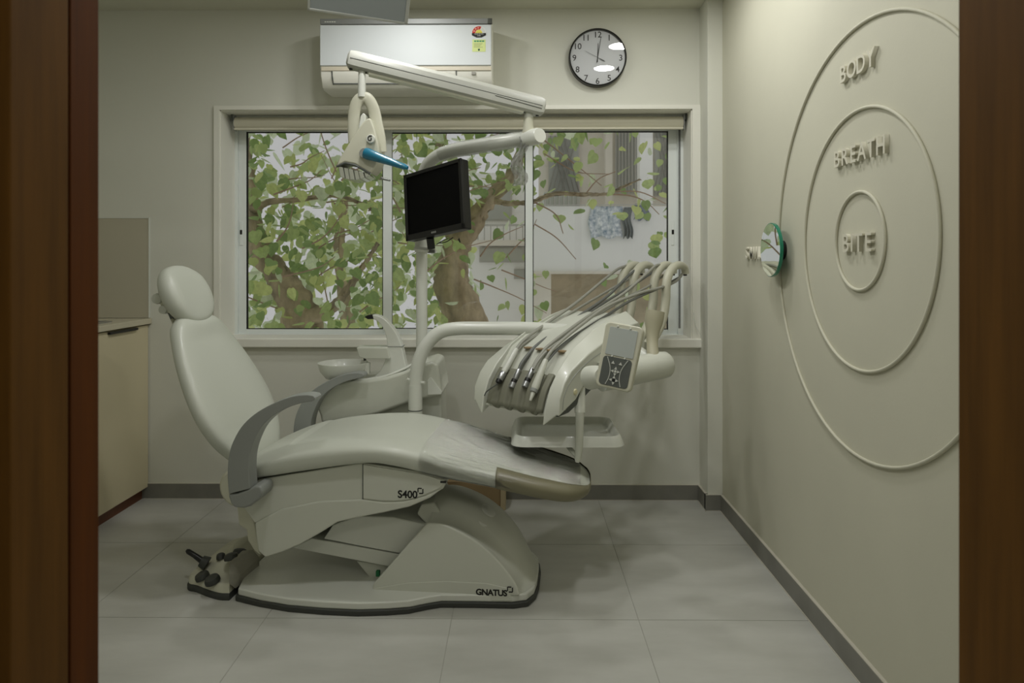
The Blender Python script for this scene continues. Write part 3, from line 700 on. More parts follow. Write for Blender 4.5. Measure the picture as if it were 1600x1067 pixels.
MB().box((-MW + bz, -.0015, -MH + .026), (MW - bz, .002, MH - bz)).build('screen', SCREEN, mon, smooth=0)
m = MB()
for i in range(3): m.lathe([(.0030, 0), (.0046, 0), (.0046, .0005), (.0030, .0005)], 16, (-.010 + i * .010, -.0066, -MH + .013), 'y')
m.build('emblem', METAL, bzl, smooth=0)
# neck goes straight down to a clamp on the pole
inv = Mx.inverted(); ml = mon.location
def mloc(px, py, Y): return inv @ (at(px, py, Y) - ml)
MB().tube([mloc(672, 372, 2.97), mloc(674, 388, 2.99)], [(.017, .010)] * 2, 12).build('neck', BLACK, mon)
MB().tube([mloc(676, 392, 3.0), mloc(660, 390, 3.06), mloc(652, 389, 3.09)], [(.022, .012), (.024, .013), (.02, .013)], 12).build('clamp_arm', PLASTIC_W, mon)
MB().tube([mloc(659, 377, 3.10), mloc(659, 394, 3.10)], .031, 24).build('clamp_ring', PLASTIC_W, mon)
MB().tube([mloc(674, 390, 3.0), mloc(674, 395, 3.0)], .016, 16).build('neck_foot', GREY_D, mon)
for k, pts in enumerate(([(682, 382), (690, 377), (700, 373)], [(684, 380), (697, 378), (708, 371)], [(716, 374), (719, 379), (717, 372)])):
    MB().tube(bez([mloc(x, y, 2.96) for x, y in pts], 4), .0022, 6).build('cable', BLACK if k else GREY_D, mon)

# ================================================================== DELIVERY UNIT (dentist's instrument console)
tip = at(847, 667, 2.45)
th = math.atan2(.761, .648)
eyv = Vector((-sin(th), cos(th), 0))
U = Frame((tip + .15 * eyv) * 1.0, th); U.O.z = 0
unit = empty('delivery_unit', (U.O.x, U.O.y, 0), th)
tag(unit, 'ivory instrument console on a bent white arm right of the chair', 'instrument console')
po = [U.loc(x, y, -.21) for x, y in [(873, 652), (874, 625), (882, 600), (893, 580), (920, 553), (950, 530), (978, 511), (998, 503), (1008, 525), (1007, 560), (960, 567), (935, 575), (918, 592), (900, 625)]]
pi_ = [U.loc(x, y, -.15) for x, y in [(847, 667), (850, 640), (858, 607), (870, 581), (893, 545), (925, 515), (955, 495), (977, 485), (992, 500), (990, 550), (950, 560), (915, 575), (895, 600), (870, 640)]]
for s in (-1, 1):
    m = MB(); m.loft([[(u, s * .21, z) for u, z in po], [(u, s * .200, z + .004) for u, z in po], [(u, s * .15, z) for u, z in pi_]])
    m.build('side_cheek', PLASTIC, unit, bevel=.006, seg=3, smooth=30)
# deck between the cheeks
deck_t = pi_[1:8]; deck = [(u + (.014 if i < 3 else 0), z - (.026 if i < 3 else .014)) for i, (u, z) in enumerate(deck_t)] + [(pi_[8][0], pi_[8][1] - .01), (pi_[9][0], pi_[9][1]), (pi_[11][0], pi_[11][1] - .004), (pi_[12][0], pi_[12][1]), (pi_[1][0] + .02, pi_[1][1] - .012)]
dk = MB().prism(deck, -.152, .152, 'y').build('deck', PLASTIC, unit, bevel=.004)
# scalloped grey instrument rest on the steep front of the deck
HOLD = mat('grey_green_silicone', (120, 120, 104), .55)
fr = [Vector((u + .012, 0, z - .018)) for u, z in (pi_[1], pi_[2], pi_[3])]
fc_ = bez(fr, 5); rows = []
slots = (.093, .031, -.031, -.093)
for i, p in enumerate(fc_):
    t = (fc_[min(i+1, len(fc_)-1)] - fc_[max(i-1, 0)]).normalized(); nn = Vector((-t.z, 0, t.x)); row = []
    for j in range(49):
        v = -.135 + .27 * j / 48; g = max(0, cos(2 * pi * (v - .031) / .062)) if abs(v) < .126 else 0
        row.append(p + Vector((0, v, 0)) + nn * (.012 - .014 * g * (1 if True else 0)) - t * (.010 * g if i == 0 else 0))
    rows.append(row)
V_ = [p for r in rows for p in r]; n = 49
m = MB().add(V_, [(j*n+i, j*n+i+1, (j+1)*n+i+1, (j+1)*n+i) for j in range(len(rows)-1) for i in range(n-1)])
ho = m.build('instrument_rest', HOLD, unit, smooth=50); sm = ho.modifiers.new('thickness', 'SOLIDIFY'); sm.thickness = .012; sm.offset = -1
# amber hose guides on the deck
AMB = mat('amber_clip', (150, 128, 96), .5)
for v in (.06, .0, -.055, -.11):
    u, z = pi_[4]; MB().box((u - .018, v - .012, z - .016), (u + .010, v + .012, z - .009)).build('hose_guide', AMB, dk, rot=None, bevel=.002)
MB().tube(bez([U.pt(x, y, -.2102) for x, y in [(879, 641), (882, 618), (895, 591), (922, 563), (950, 545), (985, 524)]], 5), .0013, 6).build('seam', GREY_P, unit)
# dark side console with its knob
con = [U.loc(x, y, -.195) for x, y in [(872, 652), (885, 622), (897, 598), (915, 572), (940, 560), (962, 566), (945, 585), (925, 607), (905, 629), (888, 645)]]
MB().prism(con, -.197, -.10, 'y').build('side_console', GREY_D, unit, bevel=.004)
q = U.pt(897, 612, -.205); MB().lathe([(0, -.010), (.009, -.009), (.0135, -.003), (.0135, .006), (0, .008)], 20, axis='y').build('water_knob', mat('cream_knob', (214, 208, 170), .35), unit, loc=q)
q = U.pt(908, 593, -.2); MB().box((q.x - .004, -.2, q.z - .01), (q.x + .004, -.196, q.z + .01)).build('level_mark', PLASTIC_W, unit)
MB().prism([U.loc(x, y, -.197) for x, y in [(880, 640), (883, 628), (885.5, 629), (883, 641)]], -.1985, -.19, 'y').build('vent_slit', PLASTIC_W, unit)
# bent support arm from the spittoon unit
def up_(px, py, Y): return U.to(at(px, py, Y))
pth = [up_(649, 660, 2.905), up_(649, 620, 2.905), up_(650, 590, 2.905), up_(655, 563, 2.905), up_(667, 538, 2.905), (up_(686, 520, 2.905)), up_(712, 513.5, 2.90), up_(760, 513, 2.89), up_(840, 514, 2.87), up_(920, 522, 2.84), up_(985, 545, 2.79), up_(1020, 568, 2.74)]
sar = MB().tube(bez(pth, 6), [.0285] * 67, 24).build('support_arm', PLASTIC_W, unit, smooth=60)
MB().tube([up_(649, 655, 2.905), up_(649, 601, 2.905)], .0300, 24).build('arm_sleeve', PLASTIC_W, sar)
MB().tube([up_(649, 641, 2.905), up_(649, 639.5, 2.905)], .0306, 24).build('sleeve_joint', GREY_D, sar)
for (x, y, e) in ((636, 592, -1), (664, 598, 1)):
    MB().tube([up_(649, 597, 2.905), up_(x, y, 2.89)], [.008, .006], 10).build('lock_screw', PLASTIC_W, sar)
MB().tube([U.to(at(938, 589, 2.60)), U.to(at(1030, 571, 2.72)), U.to(at(1041, 569, 2.733)), U.to(at(1044, 568.4, 2.737))], [.055, .055, .051, .043], 28).build('joint_tube', PLASTIC, unit)
OLV = mat('olive_beige_plastic', (174, 170, 146), .45)
MB().tube(bez([U.to(at(1021, 562, 2.70)), U.to(at(1019, 535, 2.74)), U.to(at(1021, 508, 2.76)), U.to(at(1024, 486, 2.77))], 4), [(.026, .024), (.025, .023), (.024, .022), (.023, .021), (.023, .021), (.024, .021), (.026, .022), (.029, .024), (.034, .026), (.037, .028), (.038, .03), (.038, .03), (.038, .03)], 16).build('arm_post', OLV, unit, smooth=60)
# four swan-neck hose arms
base = [U.loc(x, y, -.12) for x, y in [(1009, 541), (1024, 524), (1035, 500), (1040, 470), (1041, 445), (1045, 428), (1053, 417), (1062, 414), (1069, 418), (1071, 427)]]
cen = bez([Vector((u, 0, z)) for u, z in base], 4)
for k, v in enumerate((-.12, -.055, .06, .125)):
    sw = MB().tube([p + Vector((0, v, 0)) for p in cen], [(.020, .024 if i < 18 else .024 - .0005 * (i - 18)) for i in range(len(cen))], 12)
    sw = sw.build('hose_arm', PLASTIC_D, unit, smooth=60)
    e_ = cen[-1] + Vector((-.004, v, 0)); MB().lathe([(0, -.012), (.009, -.012), (.010, 0), (0, .004)], 12).build('hose_roller', BLACK, sw, loc=e_)

# --- control keypad on the near cheek
kp = empty('keypad', (0, 0, 0), 0, unit)
kc = at(967, 557, 2.33); KM = Matrix.Translation(U.to(kc)) @ Matrix.Rotation(-th, 4, 'Z') @ Matrix.Rotation(R(-22), 4, 'Z') @ Matrix.Rotation(R(8.5), 4, 'Y') @ Matrix.Rotation(R(-12), 4, 'X')
kp.matrix_local = KM
def rr_poly(w, h, r, n=5, taper=0.0):
    out = []
    for cx, cz, a0 in ((w - r, h - r, 0), (-w + r, h - r, pi/2), (-w + r, -h + r, pi), (w - r, -h + r, 3*pi/2)):
        for i in range(n + 1):
            a = a0 + pi/2 * i / n; x, z = cx + r * cos(a), cz + r * sin(a); out.append((x * (1 + taper * z / h), z))
    return out
MB().prism(rr_poly(.064, .112, .018, 5, .04), -.004, .030, 'y').build('housing', PLASTIC_D, kp, bevel=.006, seg=3)
MB().prism(rr_poly(.049, .048, .004), -.0065, .0, 'y').build('display', mat('pale_grey_display', (176, 182, 178), .25, spec=.5), kp, loc=(.001, 0, .048), bevel=.001)
pnl = MB().prism(rr_poly(.050, .049, .012), -.0062, .0, 'y').build('key_panel', GREY_D, kp, loc=(-.001, 0, -.054), bevel=.001)
LT = mat('light_key', (198, 200, 192), .4)
for s in (-1, 1):
    MB().tube(bez([(s * .036, -.0068, .046), (s * .020, -.0068, .012), (s * .018, -.0068, -.02), (s * .026, -.0068, -.046)], 4), .0013, 6).build('panel_line', LT, pnl)
for cz, ks in ((.002, 4), (-.028, 4)):
    for k in range(4):
        a = pi/2 * k; c = Vector((.010 * cos(a), 0, cz + .010 * sin(a))); t = [(c.x + .0062 * cos(a + o), c.z + .0062 * sin(a + o)) for o in (0, 2.2, -2.2)]
        MB().prism(t, -.0085, -.006, 'y').build('key', LT, pnl)
MB().lathe([(0, -.0085), (.0045, -.0085), (.005, -.006), (0, -.006)], 16, (0, 0, .002), 'y').build('key', LT, pnl)
MB().lathe([(0, -.0085), (.004, -.0085), (.0045, -.006), (0, -.006)], 16, (0, 0, -.028), 'y').build('key', BLACK, pnl)
for s in (-1, 1): MB().prism([(s * .013 - .006, .026), (s * .013 + .006, .026), (s * .013, .036)], -.0085, -.006, 'y').build('key', LT, pnl)
for (x, z) in ((-.022, .100), (.022, .100), (-.022, -.003), (.022, -.003)):
    MB().lathe([(0, -.009), (.003, -.0085), (.004, -.004), (0, -.004)], 12, (x, 0, z), 'y').build('screw_cap', PLASTIC_W, kp)
a = U.to(at(922, 590, 2.42)); b = U.to(at(940, 588, 2.36))
MB().tube([a, a.lerp(b, .6), b], [.042, .040, .028], 24).build('keypad_mount', PLASTIC, unit)

# ================================================================== INSTRUMENT TRAY
tY0, tY1 = 2.555, 2.89
tc_ = at(888, 683, tY0); trz = tc_.z
tray = empty('instrument_tray', (tc_.x, (tY0 + tY1) / 2, trz - .035)); tag(tray, 'shallow white rectangular instrument tray hanging under the console', 'tray')
xw = (at(970, 683, tY0).x - at(804, 683, tY0).x) / 2; yw = (tY1 - tY0) / 2
def rect(w, h, r, z): return [(x, y, z) for x, y in rr_poly(w, h, r, 5)]
MB().loft([rect(xw + .016, yw + .012, .05, .0), rect(xw + .012, yw + .008, .05, .010), rect(xw + .002, yw, .045, .034), rect(xw - .003, yw - .003, .045, .037), rect(xw - .010, yw - .010, .04, .034), rect(xw - .022, yw - .022, .035, .014), rect(xw - .03, yw - .03, .03, .012)]).build('tray_pan', PLASTIC_W, tray, smooth=45)
def tl(px, py, Y): return at(px, py, Y) - tray.location
MB().tube([tl(906, 604, 2.565), tl(906, 645, 2.530), tl(905, 700, 2.526), tl(903, 716, 2.526), tl(902, 722, 2.526)], [(.017, .010), (.016, .010), (.014, .009), (.013, .009), (.008, .007)], 14).build('hanger_bar', PLASTIC, tray)
MB().tube([tl(906, 604, 2.566), tl(906, 645, 2.531)], [(.020, .011)] * 2, 14).build('hanger_sleeve', PLASTIC, tray)
MB().tube([tl(904, 716, 2.528), tl(897, 708, 2.55), tl(890, 700, 2.60), tl(886, 694, 2.68)], [(.011, .007)] * 4, 10).build('tray_bracket', PLASTIC, tray)

# ================================================================== HANDPIECES WITH HOSES
HOSE = mat('grey_silicone_hose', (152, 152, 142), .4)
HOSE_D = mat('dark_grey_hose', (104, 106, 102), .4)
def handpiece(v, label, prof, tail, nose, mts, hose, hv, hm, rad=.0068, extra=None):
    a, b = U.pt(*tail, v), U.pt(*nose, v)
    root = empty('handpiece', U.O + U.ex * b.x + U.ey * b.y + Vector((0, 0, b.z)), th)
    tag(root, label, 'handpiece', 'handpieces on the console rest')
    ax_ = (b - a); Ld = ax_.length; ax_.normalize()
    for (nm, f0, f1, r0, r1), mt in zip(prof, mts):
        p0, p1 = a + ax_ * Ld * f0 - b, a + ax_ * Ld * f1 - b; e = (p1 - p0) * .08
        MB().tube([p0, p0 + e, p1 - e, p1], [r0 * .86, r0, r1, r1 * .86], 18).build(nm, mt, root)
    pts = [a - b] + [U.pt(x, y, vv) - b for (x, y), vv in zip(hose, hv)]
    c = bez(pts, 6); MB().tube(c, rad, 10).build('hose', hm, root, smooth=60)
    return root, a, b
handpiece(.093, 'long pale grey handpiece with a dark angled tip, farthest from the keypad', [('handle', 0, .70, .0105, .0125), ('collar', .70, .92, .0135, .014), ('nose', .92, 1.0, .0125, .0115)], (807, 545), (778, 598), (PLASTIC_W, METAL, BLACK),
          [(820, 530), (850, 508), (900, 473), (945, 436), (968, 419), (990, 415), (1002, 424)], (.094, .098, .105, .115, .125, .125, .125), HOSE)
handpiece(.031, 'short steel motor handpiece second from the far side of the rest', [('handle', 0, .55, .0085, .011), ('collar', .55, .72, .0125, .0125), ('nose', .72, 1.0, .0135, .013)], (811, 577), (799, 606), (METAL, BLACK, METAL),
          [(816, 566), (826, 553), (834, 544), (850, 531), (900, 497), (950, 462), (985, 428), (1008, 414), (1022, 420)], (.031, .033, .035, .038, .045, .052, .06, .06, .06), HOSE_D)
handpiece(-.031, 'short steel motor handpiece between its twin and the thick ivory syringe', [('handle', 0, .55, .0085, .011), ('collar', .55, .72, .0125, .0125), ('nose', .72, 1.0, .0135, .013)], (832.5, 575), (819.5, 605), (METAL, BLACK, METAL),
          [(838, 564), (848, 550), (856, 541), (880, 522), (925, 490), (975, 458), (1010, 428), (1028, 414), (1046, 420)], (-.031, -.033, -.035, -.04, -.045, -.05, -.055, -.055, -.055), HOSE)
handpiece(-.088, 'thick ivory three-way syringe with a tapered nozzle, nearest the keypad', [('handle', 0, .72, .011, .0155), ('collar', .72, .80, .0155, .0145), ('nozzle', .80, 1.0, .009, .005)], (853, 562), (828.5, 626), (PLASTIC, GREY_P, PLASTIC),
          [(861, 549), (878, 532), (905, 510), (950, 478), (1000, 458), (1030, 450), (1055, 440), (1066, 428)], (-.09, -.092, -.096, -.10, -.11, -.118, -.12, -.12), HOSE)
# slack second run of each hose under the swan necks
for k, (v, pts) in enumerate(((.11, [(1000, 427), (975, 440), (930, 466), (890, 490), (850, 517), (822, 534), (808, 548)]), (.045, [(1022, 424), (990, 445), (945, 472), (900, 503), (862, 528), (838, 545), (822, 562), (812, 578)]), (-.05, [(1045, 424), (1015, 446), (970, 470), (925, 498), (885, 525), (858, 545), (842, 562), (833, 577)]), (-.11, [(1064, 432), (1030, 450), (985, 470), (940, 498), (900, 523), (872, 545), (855, 564)]))):
    hz = U.pt(*pts[0], v)
    MB().tube(bez([U.pt(x, y, v * (.83 if i > 2 else 1)) for i, (x, y) in enumerate(pts)], 6), .0058, 10).build('slack_hose', HOSE_D if k % 2 else HOSE, unit, smooth=60)
# thin wire from the first handpiece to the far cheek
MB().tube(bez([U.pt(778, 599, .093), U.pt(768, 606, .11), U.pt(760, 612, .13), U.pt(757, 618, .148)], 4), .0025, 8).build('tip_wire', GREY_D, unit)

# ================================================================== AIR CONDITIONER
AY = 3.245
ac = empty('air_conditioner', (at(634, 80, AY).x, BACK, at(634, 136, AY).z)); tag(ac, 'white split air conditioner with a silver strip high above the window', 'air conditioner')
ax0, ax1 = at(500, 80, AY).x - ac.location.x, at(769, 80, AY).x - ac.location.x
az = lambda py: at(634, py, AY).z - ac.location.z
D = AY - BACK
prof = [(0, az(27)), (D + .02, az(27)), (D + .004, az(30)), (D, az(40)), (D, az(103)), (D + .006, az(118)), (D + .035, az(133)), (D + .06, az(137)), (0, az(137) + .004)]
b_ = MB().prism(prof, ax0, ax1, 'x').build('casing', REVEAL, ac, bevel=.006, seg=3)
AC_W = mat('gloss_white_front', (214, 219, 220), .5)
MB().box((ax0 + .001, D - .008, az(103)), (ax1 - .004, D + .002, az(39.5))).build('front_panel', AC_W, ac, bevel=.004, seg=2)
st = MB().box((ax0 + .003, D - .0105, az(38.5)), (ax1 - .001, D + .02, az(30))).build('silver_strip', SILVER, ac, bevel=.002)
MB().box((ax1 - .022, D - .0115, az(38.5)), (ax1, D + .02, az(30))).build('strip_end', mat('dark_silver', (110, 112, 108), .3, .7), st, bevel=.002)
m = MB(); 
for i in range(5): m.box((ax0 + .025 + i * .011, D - .0112, az(35.8)), (ax0 + .033 + i * .011, D - .0104, az(34.2)))
m.build('maker_mark', PLASTIC_W, st, smooth=0)
BEI = mat('beige_lower_panel', (206, 198, 178), .4)
MB().box((ax0 + .006, D - .003, az(110.5)), (ax1 - .004, D + .004, az(104))).build('lower_panel', BEI, ac, bevel=.002)
lv = MB().prism([(D + .000, az(111)), (D + .004, az(118)), (D + .026, az(129)), (D + .031, az(128)), (D + .012, az(117)), (D + .008, az(111))], ax0 + .06, ax1 - .175, 'x').build('louver', REVEAL, ac, bevel=.001)
m = MB(); m.prism([(D - .001, az(110.5)), (D + .005, az(120)), (D + .027, az(130)), (D + .035, az(130)), (D + .02, az(119))], ax0 + .054, ax0 + .0585, 'x'); m.prism([(D - .001, az(110.5)), (D + .005, az(120)), (D + .027, az(130)), (D + .035, az(130)), (D + .02, az(119))], ax1 - .173, ax1 - .1685, 'x'); m.box((ax0 + .058, D + .022, az(129.5)), (ax1 - .172, D + .034, az(127.8)))
m.build('louver_gap', GREY_D, ac, smooth=0)
MB().box((ax1 - .098, D - .002, az(117)), (ax1 - .078, D + .006, az(112.5))).build('sensor_window', mat('grey_sensor', (150, 148, 138), .3), ac, bevel=.001)
# energy label
lx = at(748.5, 60, AY).x - ac.location.x; fy = D - .0085
lbl = empty('energy_label', (lx, fy, az(62)), 0, ac)
lz = lambda py: az(py) - az(62)
px = 1067 / AY
def fan(r0, r1, a0, a1, cz, name, mt, y=0.0):
    n = 10; P = [(r1 * cos(R(a0 + (a1 - a0) * i / n)), cz + r1 * sin(R(a0 + (a1 - a0) * i / n))) for i in range(n + 1)] + [(r0 * cos(R(a1 - (a1 - a0) * i / n)), cz + r0 * sin(R(a1 - (a1 - a0) * i / n))) for i in range(n + 1)]
    MB().prism(P, -.0008 - y, 0, 'y').build(name, mt, lbl, smooth=0)
RED, YEL, PGR, GRN = mat('label_red', (196, 40, 24), .5), mat('label_yellow', (226, 214, 90), .5), mat('label_pale_green', (214, 226, 150), .5), mat('label_green', (40, 140, 96), .5)
WHT = mat('label_white', (236, 236, 230), .5)
cz = lz(53)
fan(.0, .0335, 0, 180, cz, 'label_dial', WHT); fan(.017, .032, 180, 70, cz, 'label_red_band', RED, .0004); fan(.017, .031, 66, 4, cz, 'label_white_band', mat('label_grey', (214, 216, 212), .5), .0004); fan(.0, .016, 0, 180, cz, 'label_yellow_hub', YEL, .0004)
for a in (158, 128, 98):
    c = (.0245 * cos(R(a)), cz + .0245 * sin(R(a))); MB().prism([(c[0] + (.005 if k % 2 == 0 else .0022) * sin(k * pi / 5), c[1] + (.005 if k % 2 == 0 else .0022) * cos(k * pi / 5)) for k in range(10)], -.0018, 0, 'y').build('label_star', mat('label_star_pink', (240, 190, 170), .5) if a == 158 else bpy.data.materials['label_star_pink'], lbl, smooth=0)
MB().prism([(-.0335, cz), (.0335, cz), (.0335, cz - .010), (.012, cz - .021), (-.012, cz - .021), (-.0335, cz - .010)], -.0012, 0, 'y').build('label_black_band', INK, lbl, smooth=0)
text_mesh('POWER SAVINGS', .0058, .0003, 'lettering', WHT, lbl, M=Matrix.Translation((0, -.0016, cz - .0068)) @ TXT, spacing=.95)
text_mesh('GUIDE', .0058, .0003, 'lettering', WHT, lbl, M=Matrix.Translation((0, -.0016, cz - .0145)) @ TXT, spacing=.95)
MB().prism([(-.0315, lz(63)), (.0315, lz(63)), (.0315, lz(82)), (-.0315, lz(82))], -.0008, 0, 'y').build('label_card', PGR, lbl, smooth=0)
m = MB()
for i in range(4): m.box((-.023 + i * .0125, -.0012, lz(66.8)), (-.0125 + i * .0125, -.0006, lz(64.6)))
m.build('label_green_line', GRN, lbl, smooth=0)
m = MB()
for i in range(4): m.box((-.024, -.0012, lz(69.6 + i * 1.9)), (.018 - .006 * (i % 3), -.0006, lz(69.1 + i * 1.9)))
m.build('label_small_print', mat('label_print', (120, 128, 90), .6), lbl, smooth=0)
MB().prism([(-.005, lz(77.5)), (.005, lz(77.5)), (.004, lz(80)), (0, lz(81)), (-.004, lz(80))], -.0012, 0, 'y').build('label_mark', mat('label_dark_green', (40, 80, 60), .6), lbl, smooth=0)

# ================================================================== WALL CLOCK
cc = at(934, 89.5, BACK - .035); ck = empty('wall_clock', (cc.x, BACK, cc.z)); tag(ck, 'round white wall clock with thin black rim and black numerals', 'clock')
CR = 45.3 / F_PX * (BACK - .035)
FACE = mat('clock_face_white', (226, 228, 228), .6)
MB().lathe([(0, 0), (CR - .004, 0), (CR, -.006), (CR - .001, -.040), (CR - .005, -.043), (CR - .008, -.040), (CR - .009, -.024), (0, -.024)], 64, axis='y').build('rim', BLACK, ck, smooth=40)
MB().lathe([(0, -.0242), (CR - .009, -.0242), (CR - .009, -.027), (0, -.027)], 64, axis='y').build('face', FACE, ck)
for k in range(1, 13):
    a = pi / 2 - k * pi / 6; r = CR * .80
    text_mesh(str(k), .042, .0004, 'numeral', INK, ck, weight=.0003, M=Matrix.Translation((r * cos(a), -.0274, r * sin(a) - .0145)) @ TXT)
def hand(name, a, l0, l1, w0, w1, y):
    d = Vector((sin(a), 0, cos(a))); p = Vector((cos(a), 0, -sin(a)))
    q = [-d * l0 - p * w0, -d * l0 + p * w0, d * l1 + p * w1, d * l1 - p * w1]
    MB().prism([(v.x, v.z) for v in q], y - .0008, y, 'y').build(name, INK, ck, smooth=0)
hand('hour_hand', R(2), .022, .072, .0022, .0012, -.0290); hand('minute_hand', R(9.5), .026, .102, .0018, .0010, -.0303); hand('second_hand', R(-62), .042, .070, .0008, .0004, -.0316); hand('second_tail', R(118), -.010, .036, .0012, .0018, -.0316)
CLG, nt, gl = clear_glass('clock_glass', (1, 1, 1), 0.0)
MB().lathe([(0, -.0385), (CR - .007, -.0385), (CR - .007, -.0400), (0, -.0400)], 64, axis='y').build('glass', CLG, ck, smooth=0)

# ================================================================== CEILING-HUNG SCREEN
tvc = at(560, 27, 2.30)
tv = empty('ceiling_screen', (tvc.x, 2.30, CEILING)); tag(tv, 'grey flat screen hung from the ceiling in front of the air conditioner', 'screen')
TM = Matrix.Translation((0, 0, tvc.z - CEILING)) @ Matrix.Rotation(R(14), 4, 'Z') @ Matrix.Rotation(R(4), 4, 'Y') @ Matrix.Rotation(R(38), 4, 'X')
TWD = .165
def tvpart(mb, name, mt, **k):
    mb.v = [tuple(TM @ Vector(p)) for p in mb.v]; return mb.build(name, mt, tv, **k)
tvpart(MB().box((-TWD, 0, 0), (TWD, .022, .21)), 'back_shell', BLACK, bevel=.004)
m = MB(); m.box((-TWD, -.006, 0), (TWD, .002, .008)); m.box((-TWD, -.006, .202), (TWD, .002, .21)); m.box((-TWD, -.006, 0), (-TWD + .008, .002, .21)); m.box((TWD - .012, -.006, 0), (TWD, .002, .21))
tvpart(m, 'bezel', mat('silver_bezel', (188, 190, 184), .3, .3), bevel=.002)
tvpart(MB().box((-TWD + .008, -.002, .008), (TWD - .012, .003, .202)), 'display', mat('grey_display_glass', (150, 156, 156), .22), smooth=0)
e_ = TM @ Vector((0, .02, .14)); MB().tube([e_, Vector((e_.x, e_.y + .03, e_.z + .03)), Vector((e_.x, e_.y + .03, 0))], .014, 12).build('hanger', METAL, tv)

# ================================================================== WALL RINGS, LETTERS, ROUND MIRROR
RINGM = WALL_R
def ring(yc, zc_, r, label):
    n = 96; p = [Vector((0, r * cos(2*pi*k/n), r * sin(2*pi*k/n))) for k in range(n)]
    o = MB().tube(p, .0050, 10, closed=True).build('wall_ring', RINGM, None, smooth=60, loc=(RIGHT - .004, yc, zc_))
    tag(o, label, 'wall ring', 'raised rings on the right wall')
ring(1.979, 1.26, .1415, 'small raised ring on the wall around the word BITE')
ring(1.975, 1.263, .375, 'middle raised wall ring with the word BREATH at its top')
ring(1.962, 1.260, .622, 'largest raised wall ring with the word BODY at its top')
TR = Matrix(((0, 0, -1, 0), (-1, 0, 0, 0), (0, 1, 0, 0), (0, 0, 0, 1)))
LET = mat('painted_letter', (214, 211, 193), .6)
def word(txt, y0, y1, z, h, label):
    """letters run from y0 (left, far) to y1 (near)"""
    r = empty('wall_word', (RIGHT, (y0 + y1) / 2, z)); tag(r, label, 'lettering', 'raised words on the right wall')
    n = len(txt); wts = [{'I': .42, 'M': 1.2}.get(c, .9) for c in txt]; tot = sum(wts); pos = 0
    for c, w in zip(txt, wts):
        yc = y0 + (y1 - y0) * (pos + w / 2) / tot; pos += w
        text_mesh(c, h / .70, .012, 'letter', LET, r, weight=.0009, M=Matrix.Translation((-.0065, yc - (y0 + y1) / 2, 0)) @ TR)
word('BODY', 2.087, 1.872, 1.740, .050, 'raised letters BODY at the top of the largest ring')
word('BREATH', 2.125, 1.820, 1.490, .050, 'raised letters BREATH inside the middle ring')
word('BITE', 2.070, 1.885, 1.230, .053, 'raised letters BITE inside the small ring')
word('SMILE', 2.952, 2.700, 1.213, .050, 'small raised letters SMILE partly hidden by the round mirror')
mc = at_x(1205, 390.5, RIGHT - .045)
mr = empty('round_mirror', (RIGHT, mc.y, mc.z)); tag(mr, 'small round mirror with a teal glass edge standing off the right wall', 'mirror')
MIR = mat('mirror_silver', (235, 240, 236), .0, 1.0); TEAL = mat('teal_glass_edge', (10, 120, 92), .15, coat=.5)
MR = .1005
MB().lathe([(0, -.050), (MR - .003, -.050), (MR - .003, -.048), (0, -.048)], 64, axis='x').build('mirror_face', MIR, mr, smooth=30)
MB().lathe([(0, -.0478), (MR - .003, -.0478), (MR - .003, -.0495), (MR, -.0485), (MR, -.038), (0, -.038)], 64, axis='x').build('glass_edge', TEAL, mr, smooth=30)
MB().lathe([(0, -.038), (.035, -.038), (.035, 0), (0, 0)], 32, axis='x').build('standoff', BLACK, mr)

# ================================================================== ROLLER BLIND
bl = empty('roller_blind', (0, BACK + .10, at(700, 193, BACK + .10).z)); tag(bl, 'cream roller blind rolled up under the window head', 'roller blind')
bx0, bx1 = at(368, 190, BACK + .10).x, at(1067, 190, BACK + .10).x; br = .0335
MB().lathe([(0, bx0), (br * .5, bx0), (br, bx0 + .004), (br, bx1 - .004), (br * .5, bx1), (0, bx1)], 32, axis='x').build('rolled_fabric', BLIND, bl, smooth=50)
MB().box((bx0 + .004, -br + .002, -br - .004), (bx1 - .004, -br + .012, -br + .008)).build('hem_bar', BLIND, bl, bevel=.003)
for x, s in ((bx0, -1), (bx1, 1)):
    MB().box((x + s * .003 - .002, -.02, -.036), (x + s * .003 + .002, .02, .045)).build('bracket', METAL, bl, bevel=.001)
    MB().box((x + s * .010 - .006, -.024, .012), (x + s * .010 + .006, .024, .046)).build('bracket_cover', GREY_D, bl, bevel=.002)
c0, c1 = at(1079, 235, BACK + .05), None
pts = [at(1078, 240, BACK + .06), at(1080, 330, BACK + .05), at(1082, 440, BACK + .02), at(1085, 500, BACK - .02), at(1093, 520, BACK - .035), at(1098, 534, BACK - .03), at(1094, 541, BACK - .028), at(1083, 538, BACK - .028)]
MB().tube([p - bl.location for p in bez(pts, 6)], .0016, 6).build('pull_cord', PLASTIC_W, bl)

